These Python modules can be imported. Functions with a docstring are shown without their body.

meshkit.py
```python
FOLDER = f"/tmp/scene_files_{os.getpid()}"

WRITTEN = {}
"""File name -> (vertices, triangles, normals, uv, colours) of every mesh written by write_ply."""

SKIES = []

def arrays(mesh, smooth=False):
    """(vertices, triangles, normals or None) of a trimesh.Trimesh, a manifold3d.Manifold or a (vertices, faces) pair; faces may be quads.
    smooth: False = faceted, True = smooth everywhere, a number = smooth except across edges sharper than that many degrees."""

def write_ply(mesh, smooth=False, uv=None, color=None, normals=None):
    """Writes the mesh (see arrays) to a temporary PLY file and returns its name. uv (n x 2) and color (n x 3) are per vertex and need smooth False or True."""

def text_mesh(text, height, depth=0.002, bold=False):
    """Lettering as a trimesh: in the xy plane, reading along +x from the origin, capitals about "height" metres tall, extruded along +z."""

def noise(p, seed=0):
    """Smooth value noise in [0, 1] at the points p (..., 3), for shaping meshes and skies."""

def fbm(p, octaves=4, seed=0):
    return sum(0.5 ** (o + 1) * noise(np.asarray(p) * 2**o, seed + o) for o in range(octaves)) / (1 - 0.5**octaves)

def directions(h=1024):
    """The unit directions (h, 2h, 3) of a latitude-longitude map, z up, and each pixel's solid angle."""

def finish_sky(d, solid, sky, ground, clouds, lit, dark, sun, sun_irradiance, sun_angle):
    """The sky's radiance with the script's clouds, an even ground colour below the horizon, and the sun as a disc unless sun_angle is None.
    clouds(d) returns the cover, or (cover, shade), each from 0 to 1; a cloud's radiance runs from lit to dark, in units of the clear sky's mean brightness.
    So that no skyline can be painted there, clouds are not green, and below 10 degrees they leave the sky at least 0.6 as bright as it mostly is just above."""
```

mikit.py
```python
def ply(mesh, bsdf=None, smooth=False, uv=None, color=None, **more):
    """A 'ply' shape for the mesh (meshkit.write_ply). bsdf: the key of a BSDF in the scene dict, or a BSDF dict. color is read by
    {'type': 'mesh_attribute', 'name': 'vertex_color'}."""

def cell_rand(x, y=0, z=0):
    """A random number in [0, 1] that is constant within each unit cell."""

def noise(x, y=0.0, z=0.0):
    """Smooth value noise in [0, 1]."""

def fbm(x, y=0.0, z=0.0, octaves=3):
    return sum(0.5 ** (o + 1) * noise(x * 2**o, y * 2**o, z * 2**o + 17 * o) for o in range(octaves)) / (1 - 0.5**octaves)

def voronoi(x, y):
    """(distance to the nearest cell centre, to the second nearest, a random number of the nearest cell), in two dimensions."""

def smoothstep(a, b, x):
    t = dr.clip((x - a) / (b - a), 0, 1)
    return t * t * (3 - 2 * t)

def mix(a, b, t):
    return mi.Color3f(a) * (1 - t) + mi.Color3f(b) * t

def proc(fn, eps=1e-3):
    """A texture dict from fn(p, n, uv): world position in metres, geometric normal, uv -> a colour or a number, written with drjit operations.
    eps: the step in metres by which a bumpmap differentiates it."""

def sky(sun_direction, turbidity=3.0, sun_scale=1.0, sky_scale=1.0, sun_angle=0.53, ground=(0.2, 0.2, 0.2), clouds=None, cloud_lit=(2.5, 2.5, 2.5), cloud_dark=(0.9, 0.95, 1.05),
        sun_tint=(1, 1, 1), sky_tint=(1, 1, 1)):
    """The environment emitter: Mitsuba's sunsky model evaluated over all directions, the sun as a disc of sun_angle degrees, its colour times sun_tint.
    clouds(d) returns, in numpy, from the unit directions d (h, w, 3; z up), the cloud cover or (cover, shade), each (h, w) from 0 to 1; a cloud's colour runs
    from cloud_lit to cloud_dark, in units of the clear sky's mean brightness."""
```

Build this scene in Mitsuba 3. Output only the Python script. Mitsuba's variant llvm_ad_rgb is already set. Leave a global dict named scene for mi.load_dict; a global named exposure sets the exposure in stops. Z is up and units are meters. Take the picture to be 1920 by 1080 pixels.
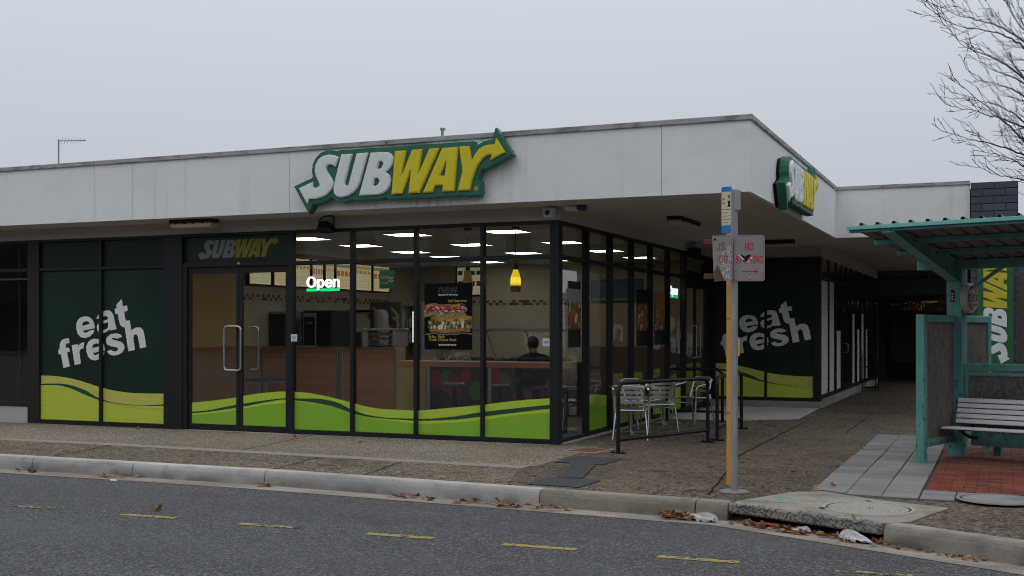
import math, random
import numpy as np, trimesh, mitsuba as mi, drjit as dr, mikit, meshkit
from mikit import proc, noise, fbm, voronoi, cell_rand, smoothstep, mix
from scipy.spatial import ConvexHull
from shapely.geometry import Polygon, LineString, box as sbox
from shapely.ops import unary_union

scene, labels = {}, {}
T = mi.ScalarTransform4f
random.seed(7)
rng = np.random.default_rng(11)

# ------------------------------------------------------------------ camera, sky, exposure
CAM = (5.604, -14.922, 1.6)
YAW = math.radians(22.8806)
FWD = (-math.sin(YAW), math.cos(YAW), 0.0)
scene['camera'] = {'type': 'perspective', 'fov': 47.534, 'fov_axis': 'x', 'near_clip': 0.05, 'far_clip': 2000.0,
                   'principal_point_offset_y': -76.0 / 1080.0,
                   'to_world': T().look_at(origin=list(CAM), target=[CAM[i] + FWD[i] for i in range(3)], up=[0, 0, 1])}


def overcast(d):
    # an even fog-grey overcast, brighter towards the zenith
    up = np.clip(d[..., 2], 0, 1)
    return np.ones(d.shape[:2]), 1.0 - up ** 0.9


scene['sky'] = mikit.sky((-0.35, -0.5, 0.8), turbidity=6, sun_scale=0.1, sun_angle=25, clouds=overcast,
                         cloud_lit=(4.1, 4.28, 4.5), cloud_dark=(1.77, 1.93, 2.19), ground=(0.12, 0.12, 0.12))
exposure = 1.0

# ------------------------------------------------------------------ mesh helpers (vertices, triangles)
def cat(*ms):
    if len(ms) == 1 and isinstance(ms[0], list):
        ms = ms[0]
    v, f, n = [], [], 0
    for a, b in ms:
        v.append(np.asarray(a, float)); f.append(np.asarray(b, int) + n); n += len(a)
    return np.vstack(v), np.vstack(f)


_Q = np.array([[0, 1, 3], [0, 3, 2], [4, 6, 7], [4, 7, 5], [0, 4, 5], [0, 5, 1], [2, 3, 7], [2, 7, 6], [0, 2, 6], [0, 6, 4], [1, 5, 7], [1, 7, 3]])


def bx(x0, x1, y0, y1, z0, z1):
    return np.array([[x, y, z] for x in (x0, x1) for y in (y0, y1) for z in (z0, z1)], float), _Q


_S = np.array([[a, b, c] for a in (-1, 1) for b in (-1, 1) for c in (-1, 1)], float)
_CV = np.array([(s, k) for k in range(3) for s in range(8)])


def _cverts(h, b):
    out = []
    for s, k in _CV:
        v = _S[s] * (np.asarray(h) - b)
        v[k] = _S[s][k] * h[k]
        out.append(v)
    return np.array(out)


def _hull(v):
    h = ConvexHull(v)
    f = h.simplices.copy()
    c = v.mean(0)
    n = np.cross(v[f[:, 1]] - v[f[:, 0]], v[f[:, 2]] - v[f[:, 0]])
    flip = ((v[f[:, 0]] - c) * n).sum(1) < 0
    f[flip] = f[flip][:, ::-1]
    return f


_CF = _hull(_cverts((1, 1.1, 1.2), 0.2))


def cb(x0, x1, y0, y1, z0, z1, b=0.008):
    """a box with chamfered edges"""
    c = np.array([(x0 + x1) / 2, (y0 + y1) / 2, (z0 + z1) / 2])
    h = np.array([x1 - x0, y1 - y0, z1 - z0]) / 2
    return _cverts(h, min(b, 0.45 * h.min())) + c, _CF


def tube(pts, r, sides=8, caps=True):
    p = np.asarray(pts, float)
    n = len(p)
    r = np.broadcast_to(r, (n,))
    t = np.gradient(p, axis=0) if n > 2 else np.repeat((p[1:] - p[:1]), 2, 0)
    t = t / (np.linalg.norm(t, axis=1, keepdims=True) + 1e-12)
    a = np.cross(t[0], [0, 0, 1.0] if abs(t[0][2]) < 0.9 else [1.0, 0, 0]); a /= np.linalg.norm(a)
    ang = np.arange(sides) * 2 * np.pi / sides
    vs = []
    for i in range(n):
        a = a - t[i] * (a @ t[i]); a /= np.linalg.norm(a) + 1e-12
        b = np.cross(t[i], a)
        vs.append(p[i] + r[i] * (np.cos(ang)[:, None] * a + np.sin(ang)[:, None] * b))
    v = np.vstack(vs)
    i, j = np.meshgrid(np.arange(n - 1), np.arange(sides), indexing='ij')
    i, j = i.ravel(), j.ravel(); k = (j + 1) % sides
    f = np.vstack([np.stack([i * sides + j, i * sides + k, (i + 1) * sides + k], 1), np.stack([i * sides + j, (i + 1) * sides + k, (i + 1) * sides + j], 1)])
    if caps:
        q = np.arange(1, sides - 1)
        f = np.vstack([f, np.stack([0 * q, q + 1, q], 1), (n - 1) * sides + np.stack([0 * q, q, q + 1], 1)])
    return v, f


def arc(pts, r, seg=5):
    """a polyline with its corners rounded to radius r"""
    p = [np.asarray(q, float) for q in pts]
    out = [p[0]]
    for a, b, c in zip(p[:-2], p[1:-1], p[2:]):
        u, w = a - b, c - b
        lu, lw = np.linalg.norm(u), np.linalg.norm(w)
        d = min(r, lu * 0.49, lw * 0.49)
        s, e = b + u / lu * d, b + w / lw * d
        for i in range(seg + 1):
            k = i / seg
            out.append((1 - k) ** 2 * s + 2 * k * (1 - k) * b + k * k * e)
    out.append(p[-1])
    return np.array(out)


def lathe(prof, n=24, c=(0, 0, 0)):
    """(radius, height) rows revolved about a vertical axis"""
    prof = np.asarray(prof, float); m = len(prof)
    ang = np.arange(n) * 2 * np.pi / n
    v = np.stack([prof[:, 0][:, None] * np.cos(ang), prof[:, 0][:, None] * np.sin(ang), np.repeat(prof[:, 1][:, None], n, 1)], -1).reshape(-1, 3) + np.asarray(c)
    i, j = np.meshgrid(np.arange(m - 1), np.arange(n), indexing='ij')
    i, j = i.ravel(), j.ravel(); k = (j + 1) % n
    return v, np.vstack([np.stack([i * n + j, i * n + k, (i + 1) * n + k], 1), np.stack([i * n + j, (i + 1) * n + k, (i + 1) * n + j], 1)])


def ext(poly, h):
    out = []
    for g in (poly.geoms if hasattr(poly, 'geoms') else [poly]):
        if g.area > 1e-7:
            m = trimesh.creation.extrude_polygon(g, h, engine='earcut')
            out.append((np.array(m.vertices), np.array(m.faces)))
    return cat(out)


def flat(poly, z=0.0):
    """a sheet: the upper face of a thin polygon"""
    out = []
    for g in (poly.geoms if hasattr(poly, 'geoms') else [poly]):
        v, f = trimesh.creation.triangulate_polygon(g, engine='earcut')
        v = np.column_stack([v, np.full(len(v), z)])
        n = np.cross(v[f[:, 1]] - v[f[:, 0]], v[f[:, 2]] - v[f[:, 0]])[:, 2] < 0
        f = np.array(f); f[n] = f[n][:, ::-1]
        out.append((v, f))
    return cat(out)


X, Y, Z = np.eye(3)


def put(m, o, ux=X, uy=Y, uz=Z):
    v = np.asarray(m[0], float)
    f = np.asarray(m[1])
    if np.dot(np.cross(ux, uy), uz) < 0:
        f = f[:, ::-1]
    return v[:, :1] * np.asarray(ux, float) + v[:, 1:2] * np.asarray(uy, float) + v[:, 2:] * np.asarray(uz, float) + np.asarray(o, float), f


def front(m, x, y, z, s=1.0):
    """local x right, y up, z out, on a wall that faces the street (-y)"""
    return put((np.asarray(m[0]) * [s, s, 1], m[1]), (x, y, z), X, Z, -Y)


def side(m, x, y, z, s=1.0):
    """the same on a wall that faces +x"""
    return put((np.asarray(m[0]) * [s, s, 1], m[1]), (x, y, z), Y, Z, X)


def txt(t, h, d=0.003, bold=True):
    m = meshkit.text_mesh(t, h, d, bold)
    return np.array(m.vertices), np.array(m.faces)


def txc(t, h, d=0.003, bold=True, wid=None):
    """lettering centred about x = 0, optionally squeezed to a width"""
    v, f = txt(t, h, d, bold)
    w = v[:, 0].max() - v[:, 0].min()
    v[:, 0] -= (v[:, 0].max() + v[:, 0].min()) / 2
    if wid:
        v[:, 0] *= wid / w
    return v, f


def rotz(a):
    return np.array([math.cos(a), math.sin(a), 0]), np.array([-math.sin(a), math.cos(a), 0])


# ------------------------------------------------------------------ naming helpers
def numbered(name):
    taken = lambda k: k in scene or k in labels or k in _roots
    if not taken(name):
        return name
    i = 1
    while taken(f'{name}_{i:03d}'):
        i += 1
    return f'{name}_{i:03d}'


_roots = set()


def thing(name, label, cat_, group=None, kind=None):
    k = numbered(name); _roots.add(k)
    labels[k] = {'label': label, 'category': cat_}
    if group: labels[k]['group'] = group
    if kind: labels[k]['kind'] = kind
    return k


def part(parent, name, mesh, m, label=None, smooth=False, kind=None, **more):
    k = numbered(f'{parent}__{name}')
    scene[k] = mikit.ply(mesh, m, smooth, **more)
    d = {}
    if label: d['label'] = label
    if kind: d['kind'] = kind
    if d: labels[k] = d
    return k


def one(name, label, cat_, mesh, m, group=None, kind=None, smooth=False, **more):
    k = thing(name, label, cat_, group, kind)
    scene[k] = mikit.ply(mesh, m, smooth, **more)
    return k


def struct(name, mesh, m, smooth=False, **more):
    k = numbered(name); _roots.add(k)
    scene[k] = mikit.ply(mesh, m, smooth, **more)
    labels[k] = {'kind': 'structure'}
    return k


def tone(mesh, a, b=0.5):
    return np.tile([float(a), float(b)], (len(mesh[0]), 1))


# ------------------------------------------------------------------ materials
def mat(key, color, rough=0.5, metallic=0.0, spec=0.5, **kw):
    c = color if isinstance(color, dict) else {'type': 'rgb', 'value': [float(v) for v in color]}
    scene[key] = {'type': 'twosided', 'bsdf': {'type': 'principled', 'base_color': c, 'roughness': rough, 'metallic': metallic, 'specular': spec, **kw}}
    return key


def bumpy(key, color, fn, scale, rough=0.8, spec=0.3, eps=2e-3):
    scene[key] = {'type': 'twosided', 'bsdf': {'type': 'bumpmap', 'arbitrary': proc(fn, eps), 'scale': scale,
                  'bsdf': {'type': 'principled', 'base_color': color, 'roughness': rough, 'specular': spec}}}
    return key


def f_fascia(p, n, uv):
    s = p.x + p.y
    big = fbm(s * 0.7, p.z * 0.9, 3.0)
    streak = fbm(s * 9.0, p.z * 0.35, 5.0)
    fine = noise(s * 60.0, p.z * 60.0, 1.0)
    low = smoothstep(0.55, 0.85, streak) * smoothstep(0.35, 0.75, noise(s * 1.6, 2.0, 9.0))
    rust = smoothstep(4.02, 4.16, p.z) * smoothstep(0.42, 0.75, fbm(s * 6.0, p.z * 2.0, 8.0)) * smoothstep(-3.0, -2.3, p.x) * (1 - smoothstep(-1.2, -0.4, p.x)) * (1 - smoothstep(-0.6, -0.3, p.y))
    c = mix((0.80, 0.815, 0.82), (0.72, 0.74, 0.75), big)
    drip = (1 - smoothstep(3.28, 3.62, p.z)) * smoothstep(0.60, 0.80, fbm(s * 26.0, p.z * 0.8, 4.0)) * smoothstep(-2.9, -2.4, p.x) * (1 - smoothstep(-0.9, -0.3, p.x))
    blot = smoothstep(0.62, 0.80, fbm(s * 2.1, p.z * 2.6, 12.0, 4))
    c = c * (1 - 0.13 * low - 0.30 * drip - 0.035 * blot) * (0.97 + 0.05 * fine)
    return mix(c, (0.12, 0.115, 0.11), 0.8 * rust)


def f_cap(p, n, uv):
    s = p.x + p.y
    return mix((0.36, 0.36, 0.35), (0.20, 0.195, 0.19), smoothstep(0.4, 0.8, fbm(s * 5.0, p.z * 14.0, 2.0, 4)))


def f_soffit(p, n, uv):
    a = fbm(p.x * 0.8, p.y * 0.8, p.z)
    line = smoothstep(0.47, 0.5, abs(p.x * 0.83 + 0.2 - dr.floor(p.x * 0.83 + 0.2) - 0.5)) + smoothstep(0.485, 0.5, abs(p.y * 0.41 - dr.floor(p.y * 0.41) - 0.5))
    return mix((0.56, 0.515, 0.46), (0.46, 0.425, 0.38), a) * (1 - 0.13 * dr.minimum(line, 1.0))


def pebble(p, s, lo, hi, dark):
    d1, d2, r = voronoi(p.x * s, p.y * s)
    e = smoothstep(0.02, 0.22, d2 - d1)
    f2 = noise(p.x * s * 2.3, p.y * s * 2.3, 4.0)
    c = mix(lo, hi, r * 0.75 + 0.25 * f2)
    return mix(mi.Color3f(dark), c, 0.35 + 0.65 * e)


def f_agg(p, n, uv):
    c = pebble(p, 36.0, (0.045, 0.034, 0.025), (0.42, 0.335, 0.25), (0.022, 0.017, 0.013))
    st = fbm(p.x * 0.55, p.y * 0.55, 1.0, 4)
    near = fbm(p.x * 3.0, p.y * 3.0, 2.0)
    spot = smoothstep(0.80, 0.84, noise(p.x * 8.0, p.y * 8.0, 6.0)) + 0.5 * smoothstep(0.62, 0.8, fbm(p.x * 1.9, p.y * 1.9, 16.0, 4))
    return c * (0.27 + 0.27 * st + 0.175 * near) * (1 - 0.35 * spot)


def f_agg_lit(p, n, uv):
    return f_agg(p, n, uv) * 1.38  # same aggregate brightened: open strip against shaded plaza is put into the colour


def f_agglight(p, n, uv):
    c = pebble(p, 44.0, (0.065, 0.053, 0.042), (0.345, 0.295, 0.232), (0.04, 0.033, 0.026))
    st = fbm(p.x * 0.7, p.y * 0.9, 3.0, 4)
    dirt = smoothstep(-0.55, 0.05, p.y) * smoothstep(0.35, 0.8, fbm(p.x * 1.7, p.y * 5.0, 2.0))
    return c * (0.72 + 0.5 * st) * (1 - 0.45 * dirt)


def f_asphalt(p, n, uv):
    d1, d2, r = voronoi(p.x * 56.0, p.y * 56.0)
    c = mix((0.042, 0.044, 0.0455), (0.118, 0.122, 0.125), r)
    c = c * (0.55 + 0.45 * smoothstep(0.0, 0.25, d2 - d1))
    st = fbm(p.x * 0.25, p.y * 0.9, 5.0, 4)
    band = smoothstep(0.3, 0.8, fbm(p.x * 0.10, p.y * 1.3, 7.0))
    worn = dr.exp(-dr.square((p.y + 5.35) / 0.35)) + dr.exp(-dr.square((p.y + 7.15 + 0.1 * noise(p.x * 0.4, 1.0, 2.0)) / 0.45))
    c = mix(c, mi.Color3f(0.082, 0.085, 0.089), 0.35 * worn)
    c = mix(c, mi.Color3f(0.24, 0.24, 0.235), smoothstep(0.90, 0.93, r) * 0.25)
    oil = smoothstep(0.66, 0.80, fbm(p.x * 0.9, p.y * 1.6, 21.0, 4))
    c = c * (0.80 + 0.42 * st) * (1 - 0.12 * band) * (1 - 0.16 * oil)
    return c


def h_asphalt(p, n, uv):
    d1, d2, r = voronoi(p.x * 62.0, p.y * 62.0)
    return (1 - d1) * 0.6 + r * 0.4


def f_yellow(p, n, uv):
    w = fbm(p.x * 26.0, p.y * 26.0, 2.0, 4) + 0.35 * (noise(p.x * 1.1, p.y * 1.1, 9.0) - 0.5) + uv.x - 0.5
    d1, d2, r = voronoi(p.x * 62.0, p.y * 62.0)
    a = mix((0.032, 0.034, 0.038), (0.11, 0.115, 0.12), r * r)
    return mix(a, (0.29, 0.235, 0.085), 0.92 * smoothstep(0.40, 0.56, w))


def f_kerb(p, n, uv):
    s = p.x - p.y * 0.3
    a = fbm(s * 1.5, p.z * 5.0, p.y * 2.0, 4)
    f2 = noise(p.x * 120.0, p.y * 120.0, p.z * 120.0)
    grime = smoothstep(0.3, 0.75, fbm(s * 2.6, p.z * 3.0, 6.0, 4)) * (1 - smoothstep(-0.15, -0.03, p.z))
    base = mix((0.395, 0.40, 0.388), (0.235, 0.205, 0.168), uv.x)
    black = smoothstep(0.66, 0.80, fbm(s * 55.0, p.y * 55.0, p.z * 55.0, 4) + 0.16 * fbm(s * 5.0, p.z * 5.0, 2.0) + 0.12 * uv.y) * uv.y
    c = base * (0.66 + 0.52 * a) * (0.86 + 0.28 * f2)
    mott = smoothstep(0.5, 0.78, fbm(s * 5.5, p.z * 9.0, p.y * 5.0 + 9.0, 4))
    c = c * (1 - 0.55 * grime) * (1 - 0.26 * mott)
    return mix(c, (0.035, 0.036, 0.033), 0.8 * black)


def f_concrete(p, n, uv):
    a = fbm(p.x * 1.3, p.y * 1.3, p.z * 1.3, 4)
    f2 = noise(p.x * 90.0, p.y * 90.0, p.z * 90.0)
    return mix((0.24, 0.225, 0.205), (0.37, 0.355, 0.33), a) * (0.85 + 0.3 * f2)


def f_gutter(p, n, uv):
    a = fbm(p.x * 2.0, p.y * 6.0, 3.0, 4)
    f2 = noise(p.x * 100.0, p.y * 100.0, 2.0)
    return mix((0.125, 0.105, 0.09), (0.30, 0.265, 0.235), a) * (0.8 + 0.4 * f2)


def f_paver(p, n, uv):
    a = fbm(p.x * 2.2, p.y * 2.2, 8.0, 4)
    f2 = noise(p.x * 150.0, p.y * 150.0, 2.0)
    st = smoothstep(0.55, 0.8, fbm(p.x * 1.1, p.y * 0.7, 4.0))
    return mix((0.162, 0.160, 0.160), (0.222, 0.219, 0.218), uv.x) * (0.76 + 0.36 * a) * (0.8 + 0.4 * f2) * (1 - 0.3 * st)


def f_redbrick(p, n, uv):
    f2 = noise(p.x * 140.0, p.y * 140.0, p.z * 140.0)
    a = fbm(p.x * 1.5, p.y * 1.5, 3.0, 4)
    st = smoothstep(-1.6, -0.2, p.y) * smoothstep(0.2, 0.6, fbm(p.x * 2.0, p.y * 2.0, 6.0))
    c = mix((0.120, 0.036, 0.026), (0.19, 0.060, 0.044), uv.x) * (0.7 + 0.4 * a) * (0.8 + 0.4 * f2)
    return mix(c, (0.10, 0.068, 0.055), 0.6 * st)


def f_bluebrick(p, n, uv):
    f2 = noise(p.x * 90.0, p.y * 90.0, p.z * 90.0)
    return mix((0.052, 0.058, 0.082), (0.078, 0.085, 0.115), uv.x) * (0.8 + 0.4 * f2)


def f_wood(p, n, uv):
    g = fbm(p.x * 1.3 + p.y, p.z * 46.0, p.y * 2.0, 4)
    w = noise(p.z * 11.0 + 1.5 * noise(p.x * 1.4, p.z * 3.0, 1.0), 3.0, 2.0)
    return mix((0.34, 0.140, 0.066), (0.54, 0.25, 0.125), 0.55 * g + 0.45 * w)


def f_teal(p, n, uv):
    a = fbm(p.x * 7.0, p.y * 7.0, p.z * 7.0, 4)
    chip = smoothstep(0.66, 0.70, fbm(p.x * 23.0, p.y * 23.0, p.z * 13.0)) * (1 - smoothstep(0.2, 1.7, p.z))
    c = mix((0.085, 0.245, 0.23), (0.125, 0.325, 0.305), a) * (1 - 0.22 * smoothstep(0.5, 0.75, fbm((p.x + p.y) * 16.0, p.z * 1.6, 3.0, 4)))
    return mix(c, (0.05, 0.06, 0.055), chip)


def f_scratched(p, n, uv):
    v = noise((p.x + p.y) * 95.0, p.z * 26.0, 2.0)
    u = fbm((p.x - p.y) * 32.0, p.z * 9.0, 4.0, 4)
    dirt = fbm((p.x + p.y) * 2.0, p.z * 1.5, 7.0)
    return mix((0.045, 0.036, 0.034), (0.23, 0.20, 0.185), 0.5 * v + 0.4 * u) * (0.5 + 0.9 * dirt)


def f_leaf(p, n, uv):
    a = noise(p.x * 60.0, p.y * 60.0, p.z * 60.0)
    return mix(mix((0.15, 0.055, 0.022), (0.46, 0.27, 0.13), uv.x), (0.09, 0.042, 0.02), 0.4 * a)


def f_bark(p, n, uv):
    return mix((0.032, 0.026, 0.027), (0.08, 0.068, 0.066), fbm(p.x * 9.0, p.y * 9.0, p.z * 3.0))


def f_galv(p, n, uv):
    return mix((0.17, 0.18, 0.185), (0.33, 0.34, 0.345), fbm(p.x * 40.0, p.y * 40.0, p.z * 4.0, 4))


def f_totem(p, n, uv):
    a = fbm(p.x * 14.0, p.y * 14.0, p.z * 3.0, 4)
    return mix((0.66, 0.33, 0.055), (0.50, 0.27, 0.075), a)


def f_signplate(p, n, uv):
    a = fbm(p.x * 11.0, p.y * 11.0, p.z * 9.0, 4)
    return mix((0.30, 0.285, 0.28), (0.22, 0.205, 0.205), a)


def f_board(p, n, uv):
    return mix((0.006, 0.022, 0.012), (0.010, 0.036, 0.018), fbm(p.x * 1.2, p.y * 1.2, p.z * 0.9))


for key, fn, rough, spec in (('fascia_paint', f_fascia, 0.6, 0.3), ('cap_metal', f_cap, 0.6, 0.4), ('soffit_paint', f_soffit, 0.8, 0.2), ('aggregate', f_agg, 0.85, 0.25), ('aggregate_light', f_agglight, 0.9, 0.2), ('aggregate_lit', f_agg_lit, 0.85, 0.25),
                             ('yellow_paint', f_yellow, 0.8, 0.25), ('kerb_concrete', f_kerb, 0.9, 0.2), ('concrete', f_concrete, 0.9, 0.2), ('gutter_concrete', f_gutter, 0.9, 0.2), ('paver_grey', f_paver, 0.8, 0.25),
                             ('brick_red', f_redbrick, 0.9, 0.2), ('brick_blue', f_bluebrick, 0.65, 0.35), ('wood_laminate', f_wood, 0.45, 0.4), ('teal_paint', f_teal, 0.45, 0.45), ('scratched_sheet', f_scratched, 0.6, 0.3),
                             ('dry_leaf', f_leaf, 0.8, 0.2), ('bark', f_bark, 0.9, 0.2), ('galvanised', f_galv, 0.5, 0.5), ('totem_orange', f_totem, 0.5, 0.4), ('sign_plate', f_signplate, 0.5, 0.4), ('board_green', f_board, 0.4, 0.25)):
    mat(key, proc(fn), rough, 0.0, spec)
bumpy('asphalt', proc(f_asphalt), h_asphalt, 0.0012, 0.85, 0.25)
mat('frame_black', (0.013, 0.0145, 0.018), 0.45, 0, 0.3)
mat('frame_brown', (0.020, 0.015, 0.012), 0.5, 0, 0.3)
mat('board_deep', (0.005, 0.017, 0.010), 0.4, 0, 0.25)
mat('lime', (0.42, 0.60, 0.055), 0.5, 0, 0.35)
mat('lime_dark', (0.235, 0.47, 0.035), 0.5, 0, 0.35)
mat('lime_yellow', (0.46, 0.50, 0.045), 0.5, 0, 0.35)
mat('lime_pale', (0.56, 0.54, 0.11), 0.5, 0, 0.35)
mat('lime_mid', (0.50, 0.62, 0.05), 0.5, 0, 0.35)
mat('wave_dark', (0.012, 0.07, 0.035), 0.5, 0, 0.35)
mat('print_white', (0.74, 0.74, 0.76), 0.5, 0, 0.35)
mat('sign_white', (0.72, 0.76, 0.77), 0.35, 0, 0.45)
mat('sign_yellow', (0.66, 0.56, 0.012), 0.35, 0, 0.45)
mat('sign_green', (0.020, 0.125, 0.075), 0.4, 0, 0.45)
mat('sign_green_pale', (0.10, 0.24, 0.16), 0.4, 0, 0.45)
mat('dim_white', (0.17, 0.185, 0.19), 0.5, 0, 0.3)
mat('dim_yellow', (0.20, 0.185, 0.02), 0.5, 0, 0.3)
mat('steel', (0.55, 0.56, 0.57), 0.28, 1.0)
mat('aluminium', (0.80, 0.81, 0.82), 0.24, 1.0)
mat('stainless', (0.42, 0.42, 0.43), 0.38, 1.0)
mat('slat_metal', (0.66, 0.64, 0.67), 0.45, 0.0)
mat('black_paint', (0.011, 0.011, 0.0125), 0.4, 0, 0.3)
mat('rubber_dark', (0.030, 0.031, 0.034), 0.8, 0, 0.25)
mat('tactile_grey', (0.060, 0.062, 0.067), 0.8, 0, 0.25)
mat('rust', (0.13, 0.075, 0.048), 0.9, 0, 0.2)
mat('white_plastic', (0.66, 0.66, 0.68), 0.4, 0, 0.4)
mat('grey_plastic', (0.30, 0.30, 0.30), 0.5, 0, 0.4)
mat('blue_plastic', (0.03, 0.035, 0.22), 0.25, 0, 0.5)
mat('diffuser', (0.62, 0.54, 0.38), 0.4, 0, 0.4)
mat('red_print', (0.42, 0.035, 0.04), 0.5, 0, 0.4)
mat('red_faded', (0.30, 0.085, 0.075), 0.6, 0, 0.3)
mat('blue_print', (0.02, 0.19, 0.55), 0.5, 0, 0.4)
mat('cream_print', (0.60, 0.55, 0.38), 0.5, 0, 0.4)
mat('black_print', (0.007, 0.007, 0.0075), 0.5, 0, 0.15)
mat('gold_print', (0.45, 0.30, 0.05), 0.5, 0, 0.3)
mat('yellow_button', (0.72, 0.44, 0.05), 0.45, 0, 0.45)
mat('wall_beige', (0.46, 0.42, 0.31), 0.8, 0, 0.2)
mat('wall_tan', (0.50, 0.36, 0.18), 0.8, 0, 0.2)
mat('ceiling_tile', (0.40, 0.36, 0.31), 0.9, 0, 0.1)
mat('floor_tile', (0.10, 0.085, 0.075), 0.5, 0, 0.4)
mat('bar_orange', (0.42, 0.155, 0.070), 0.45, 0, 0.4)
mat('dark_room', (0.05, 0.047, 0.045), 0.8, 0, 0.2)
mat('joint_black', (0.016, 0.014, 0.012), 0.95, 0, 0.1)
mat('far_wall', (0.55, 0.56, 0.58), 0.8, 0, 0.2)
mat('tree_dark', (0.035, 0.045, 0.035), 0.9, 0, 0.2)
mat('arcade_paint', (0.15, 0.13, 0.12), 0.9, 0, 0.2)
mat('brick_dark', (0.055, 0.048, 0.045), 0.9, 0, 0.2)
mat('skin', (0.32, 0.19, 0.13), 0.5, 0, 0.4)
mat('hair', (0.016, 0.013, 0.012), 0.5, 0, 0.4)
mat('cloth_black', (0.020, 0.021, 0.028), 0.9, 0, 0.2)
mat('cloth_navy', (0.018, 0.022, 0.05), 0.9, 0, 0.2)
mat('stall_grey', (0.42, 0.43, 0.45), 0.6, 0, 0.3)
mat('paper_white', (0.60, 0.60, 0.64), 0.6, 0, 0.3)
mat('bag_film', (0.46, 0.46, 0.46), 0.35, 0, 0.45)
mat('food_red', (0.33, 0.05, 0.045), 0.5, 0, 0.3)
mat('food_green', (0.06, 0.20, 0.05), 0.5, 0, 0.3)
mat('food_bread', (0.45, 0.22, 0.07), 0.6, 0, 0.3)
mat('menu_ink', (0.55, 0.50, 0.38), 0.6, 0, 0.2)
mat('lamp_speckle', proc(lambda p, n, uv: mix((0.06, 0.025, 0.008), (0.75, 0.42, 0.05), smoothstep(0.5, 0.6, noise(p.x * 170.0, p.y * 170.0, p.z * 170.0)))), 0.4)
mat('lamp_off', (0.55, 0.36, 0.03), 0.3, 0, 0.5)
scene['window_glass'] = {'type': 'thindielectric', 'int_ior': 1.5, 'ext_ior': 1.0, 'specular_transmittance': {'type': 'rgb', 'value': [0.82, 0.84, 0.83]}}
scene['counter_glass'] = {'type': 'thindielectric', 'int_ior': 1.12, 'ext_ior': 1.0}


def glow(key, rgb):
    return {'emitter': {'type': 'area', 'radiance': {'type': 'rgb', 'value': [float(v) * 2.0 ** -exposure for v in rgb]}}}
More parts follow.
